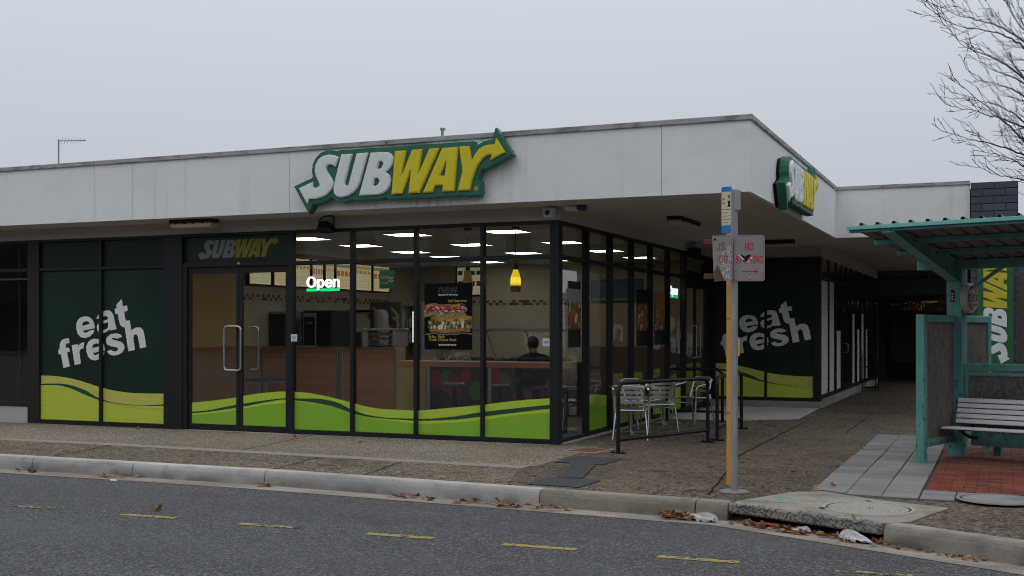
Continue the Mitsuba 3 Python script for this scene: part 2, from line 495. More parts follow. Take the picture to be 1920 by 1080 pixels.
# ================================================================== the ground
KF = [(-70, -4.0), (-2.0, -4.0), (0.1, -4.14), (1.4, -4.24), (3.33, -4.38), (4.70, -5.03), (5.75, -5.54), (9.0, -7.1), (60, -31.6)]


def along(poly, x):
    xs, ys = zip(*poly)
    return float(np.interp(x, xs, ys))


def offset(poly, d):
    return list(LineString(poly).parallel_offset(d, 'left', join_style=2).coords) if d > 0 else list(LineString(poly).parallel_offset(-d, 'right', join_style=2).coords)


KB = offset(KF, 0.15)
GA = offset(KF, -0.33)
RZ, GZ = -0.154, -0.150
SLAB = [(3.30, -4.37), (4.70, -5.03), (4.90, -4.84), (5.17, -3.94), (4.57, -3.68), (3.99, -3.28), (3.70, -3.47)]
struct('road', flat(Polygon([(-300, -400), (300, -400), (300, -2), (-300, -2)]), RZ), 'asphalt')
struct('gutter', flat(Polygon(KF + GA[::-1]), GZ), 'gutter_concrete')
pav = Polygon(KB + [(300, -31), (300, 500), (-300, 500), (-300, KB[0][1])])
PAV_GREY = sbox(3.88, -3.46, 4.88, 3.36)
struct('footpath', flat(pav.difference(Polygon(SLAB).buffer(-0.02)), 0.0), 'aggregate')
struct('footpath', flat(Polygon([(-60, -2.17), (-5.5, -2.17), (0.62, -2.42), (0.62, -0.012), (-60, -0.012)]), 0.004), 'aggregate_light')
sk = [q for q in KB if q[0] < 0.6]
struct('footpath', flat(Polygon([(x_, y_ + 0.012) for x_, y_ in sk] + [(0.95, along(KF, 0.95) + 0.17), (0.55, -2.662), (-5.5, -2.422), (-60, -2.422)]), 0.0035), 'aggregate_lit')
bor = [(-60, -2.42), (-5.5, -2.42), (0.55, -2.66), (0.55, -2.42), (-5.5, -2.17), (-60, -2.17)]
struct('footpath', flat(Polygon(bor), 0.005), mat('border_conc', proc(lambda p, n, uv: mix((0.15, 0.137, 0.12), (0.26, 0.24, 0.21), fbm(p.x * 22.0, p.y * 22.0, 3.0, 4))), 0.9))
struct('footpath', flat(Polygon([(0.10, 8.92), (2.24, 8.92), (2.30, 5.85), (1.30, 5.05), (0.10, 5.05)]), 0.006), 'concrete')
# shrinkage joints sawn into the aggregate
jm = []
for (x0, y0, x1, y1) in [(-5.32, -3.82, -5.62, -2.42), (-2.0, -3.86, -2.2, -2.60), (-0.78, -4.0, -1.02, -2.62), (-9.0, -3.84, -9.2, -2.42), (3.0, -3.9, 2.55, -0.3), (0.65, -2.45, 3.1, -2.2), (2.55, -0.3, 2.5, 5.0), (1.9, -0.25, 3.86, -0.2), (2.3, 10.6, 4.9, 10.9), (2.4, 8.0, 5.1, 8.1), (3.4, 3.4, 3.35, 8.0), (-3.6, -2.2, -3.9, -0.1)]:
    d = np.array([x1 - x0, y1 - y0]); L = np.linalg.norm(d); d /= L
    n_ = np.array([-d[1], d[0]]) * 0.009
    k = max(2, int(L / 0.12))
    t_ = np.linspace(0, 1, k)
    w = (np.random.default_rng(k).random(k) - 0.5) * 0.02
    c_ = np.array([x0, y0]) + np.outer(t_ * L, d) + np.outer(w, n_ / 0.009)
    jm.append(flat(Polygon(np.vstack([c_ + n_, (c_ - n_)[::-1]])), 0.0075))
part('footpath', 'saw_joint', cat(jm), 'joint_black', kind='stuff')

# kerb stones along the curve
def kerb_stone(x0, x1, t, b=0.0):
    pts = [(x0 + 0.006, along(KF, x0 + 0.006))] + [q for q in KF if x0 + 0.02 < q[0] < x1 - 0.02] + [(x1 - 0.006, along(KF, x1 - 0.006))]
    pts = np.array(pts, float)
    if True:
        s = np.linspace(0, 1, max(3, int((x1 - x0) / 0.5) + 2))
        acc = np.r_[0, np.cumsum(np.linalg.norm(np.diff(pts, axis=0), axis=1))]
        pts = np.column_stack([np.interp(s * acc[-1], acc, pts[:, 0]), np.interp(s * acc[-1], acc, pts[:, 1])])
    d = np.gradient(pts, axis=0); d /= np.linalg.norm(d, axis=1, keepdims=True)
    n_ = np.column_stack([-d[:, 1], d[:, 0]])
    prof = [(-0.035, -0.16), (-0.018, -0.045), (-0.006, -0.014), (0.010, 0.004), (0.03, 0.010), (0.15, 0.011), (0.156, 0.004), (0.158, -0.16)]
    v = np.array([[*(p + q * o), z] for p, q in zip(pts, n_) for o, z in prof])
    m = len(prof); f = []
    for i in range(len(pts) - 1):
        for j in range(m - 1):
            a, b_, c_, e = i * m + j, i * m + j + 1, (i + 1) * m + j + 1, (i + 1) * m + j
            f += [[a, c_, b_], [a, e, c_]]
    L0 = (len(pts) - 1) * m
    for j in range(1, m - 1):
        f += [[0, j, j + 1], [L0, L0 + j + 1, L0 + j]]
    return v, np.array(f)


first = True
KX = [-17.2, -14.4, -11.9, -9.4, -7.3, -5.41, -3.86, -2.0, 1.40, 2.99, 3.30]
_roots.add('kerb'); labels['kerb'] = {'kind': 'structure'}
for a_, b_ in zip(KX[:-1], KX[1:]):
    m_ = kerb_stone(a_, b_, 0)
    old = a_ > 1.3
    part('kerb', 'kerb_stone', m_, 'kerb_concrete', smooth=False, uv=tone(m_, 0.95 if old else 0.05 + 0.25 * random.random(), 0.25 if old else 0.0))
for a_, b_ in ((4.72, 7.4), (7.4, 10.2), (10.2, 14)):
    m_ = kerb_stone(a_, b_, 0)
    part('kerb', 'kerb_stone', m_, 'kerb_concrete', uv=tone(m_, 0.8, 0.1))

# the stormwater pit: lintel slab over a dark mouth, with a round lid
pit = thing('drain_pit', 'rough concrete stormwater pit slab with a round lid and open mouth in the kerb', 'drain')
m_ = put(ext(Polygon(SLAB), 0.085), (0, 0, -0.073))
part(pit, 'lintel_slab', m_, 'kerb_concrete', uv=tone(m_, 0.85, 0.12))
ed = np.array(SLAB[:2]); dd = (ed[1] - ed[0]) / np.linalg.norm(ed[1] - ed[0]); nn = np.array([-dd[1], dd[0], 0])
lip = cb(0, np.linalg.norm(ed[1] - ed[0]), -0.018, 0.10, -0.082, 0.0145, 0.016)
m_ = put(lip, (*ed[0], 0), np.array([*dd, 0]), nn, Z)
part(pit, 'lintel_edge', m_, 'kerb_concrete', 'mossy black-stained front edge of the slab', uv=tone(m_, 0.55, 1.0))
part(pit, 'pit_wall', put(bx(-0.3, 1.8, 0.55, 0.6, -0.6, -0.08), (*ed[0], 0), np.array([*dd, 0]), nn, Z), 'dark_room')


mat('lid_concrete', proc(lambda p, n, uv: mix((0.12, 0.122, 0.122), (0.22, 0.222, 0.222), fbm(p.x * 4.0, p.y * 4.0, 2.0, 4))), 0.9)


def manhole(par, c, r, z, mm='concrete'):
    part(par, 'lid_ring', lathe([(r * 1.16, z), (r * 1.15, z + 0.006), (r * 1.06, z + 0.006), (r * 1.05, z - 0.004)], 48, (*c, 0)), mm)
    part(par, 'gap', lathe([(r * 1.05, z + 0.0015), (r, z + 0.0015)], 48, (*c, 0)), 'dark_room')
    part(par, 'lid', lathe([(r, z), (r * 0.985, z + 0.005), (0.001, z + 0.0055)], 48, (*c, 0)), mm)
    st = []
    k = int(r / 0.026)
    for i in range(-k, k + 1):
        for j in range(-k, k + 1):
            if math.hypot(i, j) < k - 0.5:
                st.append(cb(c[0] + i * 0.026 - 0.007, c[0] + i * 0.026 + 0.007, c[1] + j * 0.026 - 0.007, c[1] + j * 0.026 + 0.007, z + 0.003, z + 0.0085, 0.002))
    return st


st = manhole(pit, (4.51, -4.24), 0.345, 0.012)
part(pit, 'lid_stud', cat(st), 'concrete', kind='stuff')
for x_, y_ in ((4.14, -4.40), (4.53, -4.25), (4.47, -3.83)):
    part(pit, 'lifting_hole', lathe([(0.001, 0.0195), (0.034, 0.019)], 14, (x_, y_, 0)), 'dark_room')
gm = [put(flat(Polygon([(math.cos(t) * (0.6 + 0.5 * random.random()) * 0.05 * s, math.sin(t) * (0.6 + 0.5 * random.random()) * 0.03 * s) for t in np.linspace(0, 6.28, 9)[:-1]])), (3.62 + 0.55 * random.random(), -4.05 + 0.42 * random.random(), 0.0135)) for s in (1, 1.4, 0.8, 1.1, 1.3, 0.7, 1, 1.2, .9, 1.3, .8, .6, 1.1, .9)]
part(pit, 'paint_fleck', cat(gm), mat('old_green', (0.13, 0.24, 0.16), 0.8), 'remains of green sprayed lettering', kind='stuff')
mh = thing('manhole_cover', 'round concrete manhole cover set in the grey pavers beside the red bricks', 'manhole cover')
manhole(mh, (5.56, -3.31), 0.31, 0.024, 'lid_concrete')

# grey pavers, then the red bricks below the shelter
_roots.add('plaza_paving'); labels['plaza_paving'] = {'kind': 'structure'}
scene['plaza_paving'] = mikit.ply(flat(unary_union([sbox(3.87, -3.47, 4.89, 3.36), sbox(4.89, -3.47, 8.2, -2.87)]).difference(Polygon(SLAB)), 0.003), 'dark_room')
slabp = Polygon(SLAB).buffer(0.012)


def paver(x0, x1, y0, y1):
    c_ = sbox(x0, y0, x1, y1)
    if slabp.contains(c_): return
    z = 0.018 + 0.006 * random.random()
    if slabp.intersects(c_):
        m_ = put(ext(c_.difference(slabp), z), (0, 0, 0))
    else:
        m_ = cb(x0, x1, y0, y1, -0.05, z, 0.006)
    part('plaza_paving', 'paver', m_, 'paver_grey', uv=tone(m_, random.random()))


yy = -3.46
while yy < 3.2:
    for i in range(3):
        x_ = 3.884 + i * 0.334
        o = 0.004 * math.sin(yy * 1.3 + i)
        paver(x_ + o, x_ + o + 0.325, yy, yy + 0.327)
    yy += 0.334
for r_ in range(2):
    for i in range(10):
        x_ = 4.89 + 0.31 * i
        y_ = -3.46 + 0.292 * r_
        if math.hypot(x_ + 0.15 - 5.56, y_ + 0.14 + 3.31) > 0.33:
            paver(x_, x_ + 0.302, y_, y_ + 0.284)
_roots.add('brick_paving'); labels['brick_paving'] = {'kind': 'structure'}
RB = sbox(4.90, -2.865, 9.5, 2.0)
scene['brick_paving'] = mikit.ply(flat(RB, 0.004), 'dark_room')
nb, far = 0, []
bw, bl = 0.112, 0.230
rows = int((2.0 + 2.86) / bw)
for r_ in range(rows):
    y_ = -2.86 + r_ * bw
    for i in range(21):
        x_ = 4.905 + i * bl + (bl / 2 if r_ % 2 else 0)
        x0_ = x_ if i or not r_ % 2 else x_
        if i == 0 and r_ % 2:
            m_ = cb(4.905, 4.905 + bl / 2 - 0.006, y_, y_ + bw - 0.006, -0.04, 0.017 + 0.004 * random.random(), 0.005)
            far.append(m_)
        z = 0.016 + 0.006 * random.random()
        m_ = cb(x_, x_ + bl - 0.006, y_, y_ + bw - 0.006, -0.04, z, 0.005)
        if nb < 290 and x_ < 5.9:
            part('brick_paving', 'brick', m_, 'brick_red', uv=tone(m_, random.random())); nb += 1
        else:
            far.append(m_)
part('brick_paving', 'edge_brick', cat(far), 'brick_red', kind='stuff', uv=tone(cat(far), 0.5))

# tactile mats, cover plate, road dashes
def quad_axes(o, ang):
    return (*o, 0), *rotz(ang)


def mat_pad(o, ang, w, l, ribs, lab):
    k = thing('tactile_mat', lab, 'tactile paving')
    oo, ux, uy = quad_axes(o, ang)
    part(k, 'pad', put(cb(0, w, 0, l, 0.004, 0.012, 0.003), oo, ux, uy, Z), 'tactile_grey')
    if ribs == 'bars':
        part(k, 'rib', put(cat([cb(0.03 + i * (w - 0.06) / 5, 0.055 + i * (w - 0.06) / 5, 0.02, l - 0.02, 0.010, 0.017, 0.003) for i in range(6)]), oo, ux, uy, Z), 'tactile_grey', kind='stuff')
    else:
        n1, n2 = int(w / 0.06), int(l / 0.06)
        st_ = [lathe([(0.017, 0.011), (0.012, 0.0165), (0.001, 0.017)], 8, (0.03 + (i + .5) * (w - .06) / n1, 0.03 + (j + .5) * (l - .06) / n2, 0)) for i in range(n1) for j in range(n2)]
        part(k, 'dome', put(cat(st_), oo, ux, uy, Z), 'tactile_grey', kind='stuff')


mat_pad((0.68, -1.95), math.radians(-2), 0.62, 0.70, 'dots', 'dark grey tactile mat nearest the shop corner')
mat_pad((1.19, -3.28), math.radians(12.5), 0.30, 1.40, 'bars', 'long ribbed tactile strip joining the two dark mats')
mat_pad((1.09, -3.88), math.radians(-3), 0.60, 0.58, 'dots', 'dark grey tactile mat beside the kerb')
gr = thing('cover_plate', 'rusty brown square cover plate in the paving at the shop corner', 'cover plate')
part(gr, 'plate', put(cb(0, 0.40, 0, 0.50, 0.004, 0.012, 0.003), (0.38, -0.72, 0), *rotz(math.radians(-9)), Z), 'rust')
part(gr, 'frame', put(cat(bx(-0.03, 0, -0.03, 0.53, 0.002, 0.010), bx(0.40, 0.43, -0.03, 0.53, 0.002, 0.010), bx(0, 0.40, -0.03, 0, 0.002, 0.010), bx(0, 0.40, 0.50, 0.53, 0.002, 0.010)), (0.38, -0.72, 0), *rotz(math.radians(-9)), Z), 'concrete')
_roots.add('road_marking'); labels['road_marking'] = {'kind': 'structure'}
DX = [-11.0, -9.75, -8.5, -7.2, -5.95, -4.74, -3.43, -2.055, -0.715, 0.594, 1.862, 3.158, 4.47, 5.77, 7.1]
for i, x0 in enumerate(DX):
    sh = {6: -0.07, 7: -0.08, 8: -0.10, 9: 0.10, 10: 0.08, 11: 0.02, 12: -0.12}.get(i, -0.05)
    m_ = flat(Polygon([(x0, -6.30), (x0 + 0.625, -6.285), (x0 + 0.63, -6.185), (x0 + 0.005, -6.20)]), RZ + 0.004)
    part('road_marking', 'dash', m_, 'yellow_paint', uv=tone(m_, 0.5 + sh))

# ================================================================== the shop building
B = thing('shop_building', 'single storey corner shop with white fascia and glass shopfront under a flat awning', 'building')
FX, FY, ZS, ZT = 2.76, -0.682, 3.277, 4.155
# fascia panels, cap, soffit, roof
js = [-40, -30, -24.6, -21, -18, -15.0, -12.3, -9.75, -7.5, -6.75, -3.9, 1.64, FX - 0.004]
for a_, b_ in zip(js[:-1], js[1:]):
    part(B, 'fascia_panel', bx(a_ + 0.004, b_ - 0.004, FY, FY + 0.06, ZS, ZT), 'fascia_paint')
for a_, b_ in ((FY + 0.004, 3.4), (3.4, 7.24)):
    part(B, 'fascia_panel', bx(FX - 0.06, FX, a_ + (0 if a_ < 0 else 0.003), b_ - 0.003, ZS, ZT), 'fascia_paint')
part(B, 'fascia_panel', bx(FX + 0.003, 5.07, 7.24, 7.30, ZS, ZT), 'fascia_paint')
part(B, 'parapet_cap', cb(-40, -7.51, FY - 0.03, FY + 0.25, ZT, ZT + 0.068, 0.006), 'cap_metal')
part(B, 'parapet_cap', cb(-7.50, -2.3, FY - 0.03, FY + 0.25, ZT, ZT + 0.068, 0.006), 'cap_metal')
part(B, 'parapet_cap', cb(-2.29, FX + 0.03, FY - 0.03, FY + 0.25, ZT, ZT + 0.068, 0.006), 'cap_metal')
part(B, 'parapet_cap', cb(FX - 0.22, FX + 0.03, FY + 0.252, 7.49, ZT + 0.001, ZT + 0.067, 0.006), 'cap_metal')
part(B, 'parapet_cap', cb(FX + 0.032, 5.07, 7.21, 7.49, ZT, ZT + 0.066, 0.006), 'cap_metal')
plan = Polygon([(-40, FY + 0.06), (FX - 0.06, FY + 0.06), (FX - 0.06, 7.30), (5.75, 7.30), (5.75, 26), (-40, 26)])
part(B, 'roof_deck', put(ext(plan, 0.06), (0, 0, 4.02)), 'cap_metal')
inner = unary_union([sbox(-40, 0.11, -0.11, 10.2), sbox(-40, 9.2, 2.13, 24)])
part(B, 'soffit', put(ext(plan.difference(inner), 0.05), (0, 0, ZS)), 'soffit_paint')
part(B, 'side_fascia', bx(5.69, 5.75, 7.9, 26, ZS, ZT + 0.06), 'fascia_paint')
# bulkhead over the glass
part(B, 'bulkhead', cat(bx(-40, 0.0, 0.012, 0.10, 3.09, ZS + 0.01), bx(-0.10, -0.012, 0.10, 9.06, 3.09, ZS + 0.012)), 'soffit_paint')
part(B, 'bulkhead', cat(bx(0, 2.24, 9.08, 9.20, 3.045, ZS + 0.01), bx(2.12, 2.228, 9.20, 20.7, 3.05, ZS + 0.012)), 'soffit_paint')

# corner column and front frames
part(B, 'corner_column', cb(-0.133, 0.0, 0.0, 0.16, 0.0, 3.088, 0.004), 'frame_black')
FRX = [(-4.39, -4.30), (-3.299, -3.245), (-2.241, -2.187), (-1.183, -1.132)]
for a_, b_ in FRX:
    part(B, 'mullion', cb(a_, b_, 0.0, 0.10, 0.071, 3.043, 0.003), 'frame_black')
for a_, b_ in [(-4.30, -3.299), (-3.245, -2.241), (-2.187, -1.183), (-1.132, -0.133)]:
    part(B, 'transom', cb(a_, b_, 0.004, 0.098, 2.562, 2.618, 0.003), 'frame_black')
    for z0, z1 in ((0.072, 2.562), (2.618, 3.043)):
        part(B, 'window_pane', (np.array([[a_, 0.06, z0], [b_, 0.06, z0], [b_, 0.06, z1], [a_, 0.06, z1]]), np.array([[0, 1, 2], [0, 2, 3]])), 'window_glass')
part(B, 'bottom_rail', cb(-4.39, -0.134, 0.003, 0.10, 0.003, 0.071, 0.003), 'frame_black')
part(B, 'head_rail', cb(-9.33, -0.134, 0.003, 0.10, 3.043, 3.089, 0.003), 'frame_black')
part(B, 'plinth', bx(-4.3, -0.0, -0.02, 0.12, -0.02, 0.0045), 'concrete')
# side frames
SY = [1.24, 2.36, 3.50, 4.625, 5.75]
for y_ in SY:
    part(B, 'mullion', cb(-0.10, 0.0, y_, y_ + 0.06, 0.071, 3.043, 0.003), 'frame_black')
ys = [0.16] + SY + [6.88]
for a_, b_ in zip(ys[:-1], ys[1:]):
    a2 = a_ if a_ == 0.16 else a_ + 0.06
    part(B, 'transom', cb(-0.098, -0.004, a2, b_, 2.562, 2.618, 0.003), 'frame_black')
    for z0, z1 in ((0.072, 2.562), (2.618, 3.043)):
        part(B, 'window_pane', (np.array([[-0.09, a2, z0], [-0.09, b_, z0], [-0.09, b_, z1], [-0.09, a2, z1]]), np.array([[0, 1, 2], [0, 2, 3]])), 'window_glass')
part(B, 'bottom_rail', cb(-0.10, -0.003, 0.16, 6.88, 0.004, 0.071, 0.003), 'frame_black')
part(B, 'head_rail', cb(-0.10, -0.003, 0.16, 9.07, 3.043, 3.088, 0.003), 'frame_black')
part(B, 'plinth', bx(-0.12, 0.05, 0.121, 7.0, -0.02, 0.02), 'concrete')
part(B, 'mullion', cb(-0.10, 0.0, 6.88, 7.0, 0.0, 3.043, 0.003), 'frame_black')
part(B, 'mullion', cb(-0.10, 0.0, 8.75, 9.07, 0.0, 3.043, 0.003), 'frame_black')
part(B, 'door_head', cb(-0.10, -0.004, 7.0, 8.75, 2.50, 2.66, 0.003), 'frame_black')


def pull(x0, x1, z0, z1, d):
    return tube(arc([(x0, 0, z0), (x0, 0, z1), (x1, 0, z1), (x1, 0, z0), (x0, 0, z0), (x0, 0, z0 + 0.02)], 0.06, 6), 0.016, 10)


def door_leaf(w, zt, hs):
    """local: x along the leaf, y outwards is negative, from x=0 to w"""
    fr = cat(cb(0, 0.055, -0.02, 0.025, 0.006, zt, 0.003), cb(w - 0.055, w, -0.02, 0.025, 0.006, zt, 0.003), cb(0.055, w - 0.055, -0.018, 0.023, 0.006, 0.10, 0.003), cb(0.055, w - 0.055, -0.018, 0.023, zt - 0.10, zt, 0.003))
    gl = (np.array([[0.055, 0, 0.10], [w - 0.055, 0, 0.10], [w - 0.055, 0, zt - 0.10], [0.055, 0, zt - 0.10]]), np.array([[0, 1, 2], [0, 2, 3]]))
    return fr, gl


# front double door
for i, (x0, x1) in enumerate(((-6.27, -5.302), (-5.296, -4.392))):
    d = part(B, 'door', put(door_leaf(x1 - x0, 2.56, 0)[0], (x0, 0.055, 0)), 'frame_black')
    part(d, 'pane', put(door_leaf(x1 - x0, 2.56, 0)[1], (x0, 0.06, 0)), 'window_glass')
    px = (-5.50, -5.19) if i == 0 else (-5.19 + 0.02, -5.03)
    if i == 0:
        m_ = put(tube(arc([(px[0], 0, 1.3), (px[0], 0, 1.635), (px[1], 0, 1.635), (px[1], 0, 0.955), (px[0], 0, 0.955), (px[0], 0, 1.3)], 0.07, 6), 0.017, 10), (0, -0.075, 0))
    else:
        m_ = put(tube(arc([(-5.17, 0, 1.63), (-5.02, 0, 1.63), (-5.02, 0, 0.965), (-5.17, 0, 0.965)], 0.07, 6), 0.014, 10), (0, 0.15, 0))
    h = part(d, 'handle', cat(m_, tube([(px[0] + .1, -0.075, 1.635), (px[0] + .1, 0.04, 1.635)], 0.009), tube([(px[0] + .1, -0.075, .955), (px[0] + .1, 0.04, .955)], 0.009)) if i == 0 else m_, 'steel', smooth=60)
part(B, 'door_frame', cat(cb(-6.355, -6.272, 0.002, 0.10, 0.0, 2.637, 0.003), cb(-6.272, -4.391, 0.004, 0.09, 2.562, 2.637, 0.003)), 'frame_black')
part(B, 'pier', cb(-6.720, -6.357, -0.012, 0.12, -0.02, 3.088, 0.004), 'frame_black')
part(B, 'threshold', bx(-6.30, -4.30, -0.05, 0.12, -0.01, 0.0055), 'concrete')
part(B, 'door_closer', cb(-5.29, -5.25, -0.028, 0.03, 2.59, 2.63, 0.004), 'steel')
# side double door
for i, (y0, y1) in enumerate(((7.0, 7.87), (7.876, 8.745))):
    fr, gl = door_leaf(y1 - y0, 2.50, 0)
    sw = lambda m: put(m, (-0.06, y0, 0), Y, -X, Z)
    d = part(B, 'door', sw(fr), 'frame_black')
    part(d, 'pane', sw(gl), 'window_glass')
    yy_ = y1 - 0.16 if i == 0 else y0 + 0.16
    part(d, 'handle', tube(arc([(-0.06, yy_, 1.66), (0.02, yy_, 1.66), (0.02, yy_, 1.02), (-0.06, yy_, 1.02)], 0.05), 0.014, 8), 'steel', smooth=60)

# left solid panels with the slogan: boards in black frames
part(B, 'mullion', cb(-8.047, -7.993, 0.0, 0.09, 0.07, 3.043, 0.003), 'frame_black')
part(B, 'pier', cb(-9.589, -9.333, 0.0, 0.14, -0.02, 3.088, 0.004), 'frame_brown')
part(B, 'bottom_rail', cb(-9.332, -6.722, 0.003, 0.09, -0.01, 0.075, 0.003), 'frame_black')
for a_, b_ in ((-9.332, -8.048), (-7.992, -6.722)):
    part(B, 'transom', cb(a_, b_, 0.004, 0.088, 2.565, 2.615, 0.003), 'frame_black')
    part(B, 'solid_panel', bx(a_, b_, 0.05, 0.07, 2.616, 3.042), 'board_deep')
# wing: slogan panels that face the street, deep under the awning
part(B, 'mullion', cb(1.11, 1.16, 9.0, 9.09, 0.13, 3.04, 0.003), 'frame_black')
part(B, 'pier', cb(2.09, 2.238, 8.98, 9.13, 0.13, 3.045, 0.004), 'frame_black')
part(B, 'pier', cb(0.002, 0.10, 9.0, 9.10, 0.0, 3.045, 0.004), 'frame_black')
part(B, 'bottom_rail', cb(0.10, 2.09, 9.003, 9.09, 0.13, 0.20, 0.003), 'frame_black')
part(B, 'plinth', bx(0.0, 2.245, 8.985, 9.2, -0.02, 0.128), 'concrete')
# wing: side shopfront along the covered way
W = 2.24
part(B, 'plinth', bx(2.1, W + 0.02, 9.2, 20.6, -0.02, 0.17), 'concrete')
wy = [9.13, 10.3, 11.45, 12.45, 13.2, 14.35, 15.35, 16.3, 17.35, 18.4, 20.55]
for a_, b_ in zip(wy[:-1], wy[1:]):
    part(B, 'mullion', cb(W - 0.06, W, b_ - 0.06, b_, 0.17, 3.045, 0.003), 'frame_brown')
    part(B, 'transom', cb(W - 0.06, W - 0.004, a_, b_ - 0.06, 2.60, 2.66, 0.003), 'frame_brown')
    part(B, 'bottom_rail', cb(W - 0.06, W - 0.004, a_, b_ - 0.06, 0.17, 0.25, 0.003), 'frame_brown')
    for z0, z1 in ((0.25, 2.60), (2.66, 3.045)):
        part(B, 'window_pane', (np.array([[W - .02, a_, z0], [W - .02, b_ - .06, z0], [W - .02, b_ - .06, z1], [W - .02, a_, z1]]), np.array([[0, 1, 2], [0, 2, 3]])), 'window_glass')
part(B, 'door_handle', tube(arc([(W - .07, 13.05, 1.05), (W + .05, 13.05, 1.05), (W + .05, 13.05, 1.25), (W - .07, 13.05, 1.25)], .04), 0.012), 'steel')
for (y0, y1, z1) in ((9.19, 10.08, 2.575), (10.35, 11.08, 2.59), (11.52, 12.17, 1.55), (14.4, 14.85, 1.965), (15.42, 15.89, 1.575), (16.32, 16.88, 1.985), (17.4, 17.8, 1.59)):
    one('window_strip', {9.19: 'widest white strip on the dark window nearest the slogan panel', 10.35: 'second tall white strip on the dark wing window', 11.52: 'short white strip beside the two tall strips', 14.4: 'narrow tall white strip just behind the wire rack', 15.42: 'narrow short white strip above the wire rack', 16.32: 'narrow tall white strip near the far column', 17.4: 'last narrow white strip before the far column'}[y0], 'decal', bx(W - 0.018, W - 0.012, y0, min(y1, [q for q in wy if q > y0][0] - 0.06), 0.26, z1), 'print_white', group='white strips on the wing windows')
part(B, 'end_column', cb(2.03, 2.24, 20.56, 20.80, 0, ZS, 0.006), 'brick_dark')
part(B, 'end_column_edge', cb(2.18, 2.245, 20.545, 20.56, 0.62, ZS, 0.003), 'grey_plastic')
mat('dado_brown2', (.10, .06, .035), .7)
# rooms behind the glass
def room(nm, x0, x1, y0, y1, z1, m, sides='lrbfc'):
    t = 0.05
    q = {'l': bx(x0 - t, x0, y0, y1, 0, z1), 'r': bx(x1, x1 + t, y0, y1, 0, z1), 'b': bx(x0 - t, x1 + t, y1, y1 + t, 0, z1), 'f': bx(x0, x1, y0, y1, 0.0, 0.007), 'c': bx(x0 - t, x1 + t, y0, y1 + t, z1, z1 + t)}
    for s_ in sides:
        part(B, nm, q[s_], m)


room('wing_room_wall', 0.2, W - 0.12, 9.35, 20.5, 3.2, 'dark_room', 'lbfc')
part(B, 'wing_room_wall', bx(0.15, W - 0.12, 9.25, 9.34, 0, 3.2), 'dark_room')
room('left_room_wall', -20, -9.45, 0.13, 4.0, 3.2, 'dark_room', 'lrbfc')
part(B, 'interior_floor', bx(-7.5, -0.11, 0.11, 10.0, -0.01, 0.006), 'floor_tile')
part(B, 'interior_ceiling', bx(-7.5, -0.11, 0.11, 10.0, 3.09, 3.11), 'ceiling_tile')
part(B, 'interior_wall', bx(-7.6, -7.5, 0.13, 10.1, 0, 3.1), 'wall_beige')
part(B, 'interior_wall', bx(-7.5, 0.0, 10.0, 10.1, 0, 3.1), 'wall_beige')
part(B, 'interior_wall', bx(-0.06, 0.0, 9.10, 10.0, 0, 3.1), 'wall_beige')
part(B, 'wall_lining', bx(-7.5, -7.488, 0.13, 3.1, 1.27, 3.09), 'wall_tan')
part(B, 'wall_lining', bx(-3.1, -0.11, 9.985, 9.993, 1.2, 3.09), mat('wall_brown_dim', (.30, .23, .14), .8))  # brown tone also carries, painted in, the dimming of light through the side glass
part(B, 'dado', bx(-3.1, -0.11, 9.98, 9.993, 0, 1.19), 'dado_brown2')
part(B, 'dado', bx(-7.5, -7.485, 0.13, 3.65, 0, 1.24), mat('dado_brown', (0.28, 0.185, 0.10), 0.7))
part(B, 'dado_rail', bx(-7.5, -7.47, 0.13, 3.65, 1.24, 1.275), 'bar_orange')
part(B, 'cornice', bx(-7.49, -7.33, 3.0, 9.2, 3.02, 3.09), 'wall_tan')
part(B, 'interior_wall', bx(-7.5, -6.36, 0.13, 0.16, 0, 3.09), 'wall_beige')
# mosaic border on the inner walls: little square tiles in two browns
tA, tB = [], []
for i in range(int(5.7 / 0.085)):
    for j in range(2):
        y_ = 3.1 + i * 0.085
        ((tA if (i + j) % 2 else tB) if random.random() > 0.12 else (tB if (i + j) % 2 else tA)).append(bx(-7.5, -7.494, y_, y_ + 0.08, 2.14 + j * 0.062, 2.198 + j * 0.062))
for i in range(int(7.3 / 0.085)):
    for j in range(2):
        x_ = -7.45 + i * 0.085
        ((tA if (i + j) % 2 else tB) if random.random() > 0.12 else (tB if (i + j) % 2 else tA)).append(bx(x_, x_ + 0.08, 9.994, 10.0, 2.14 + j * 0.062, 2.198 + j * 0.062))
part(B, 'border_tile', cat(tA), mat('tile_dark', (0.12, 0.08, 0.055), 0.4), 'dark brown tiles of the mosaic border', kind='stuff')
part(B, 'border_tile', cat(tB), mat('tile_light', (0.42, 0.34, 0.26), 0.4), 'light brown tiles of the mosaic border', kind='stuff')
# left neighbour's window: pane, frame and white stall riser
part(B, 'window_pane', (np.array([[-30, .06, .36], [-9.6, .06, .36], [-9.6, .06, 2.56], [-30, .06, 2.56]]), np.array([[0, 1, 2], [0, 2, 3]])), 'window_glass')
part(B, 'window_pane', (np.array([[-30, .06, 2.62], [-9.6, .06, 2.62], [-9.6, .06, 3.04], [-30, .06, 3.04]]), np.array([[0, 1, 2], [0, 2, 3]])), 'window_glass')
part(B, 'transom', cb(-30, -9.59, 0.004, 0.10, 2.56, 2.62, 0.003), 'frame_brown')
part(B, 'bottom_rail', cb(-30, -9.59, 0.004, 0.10, 0.28, 0.36, 0.003), 'frame_brown')
part(B, 'head_rail', cb(-30, -9.34, 0.004, 0.10, 3.043, 3.089, 0.003), 'frame_brown')
part(B, 'stall_riser', bx(-30, -9.592, 0.02, 0.12, -0.02, 0.28), 'stall_grey')
part(B, 'window_blind', bx(-20, -9.7, 0.30, 0.33, 2.44, 2.47), 'grey_plastic')
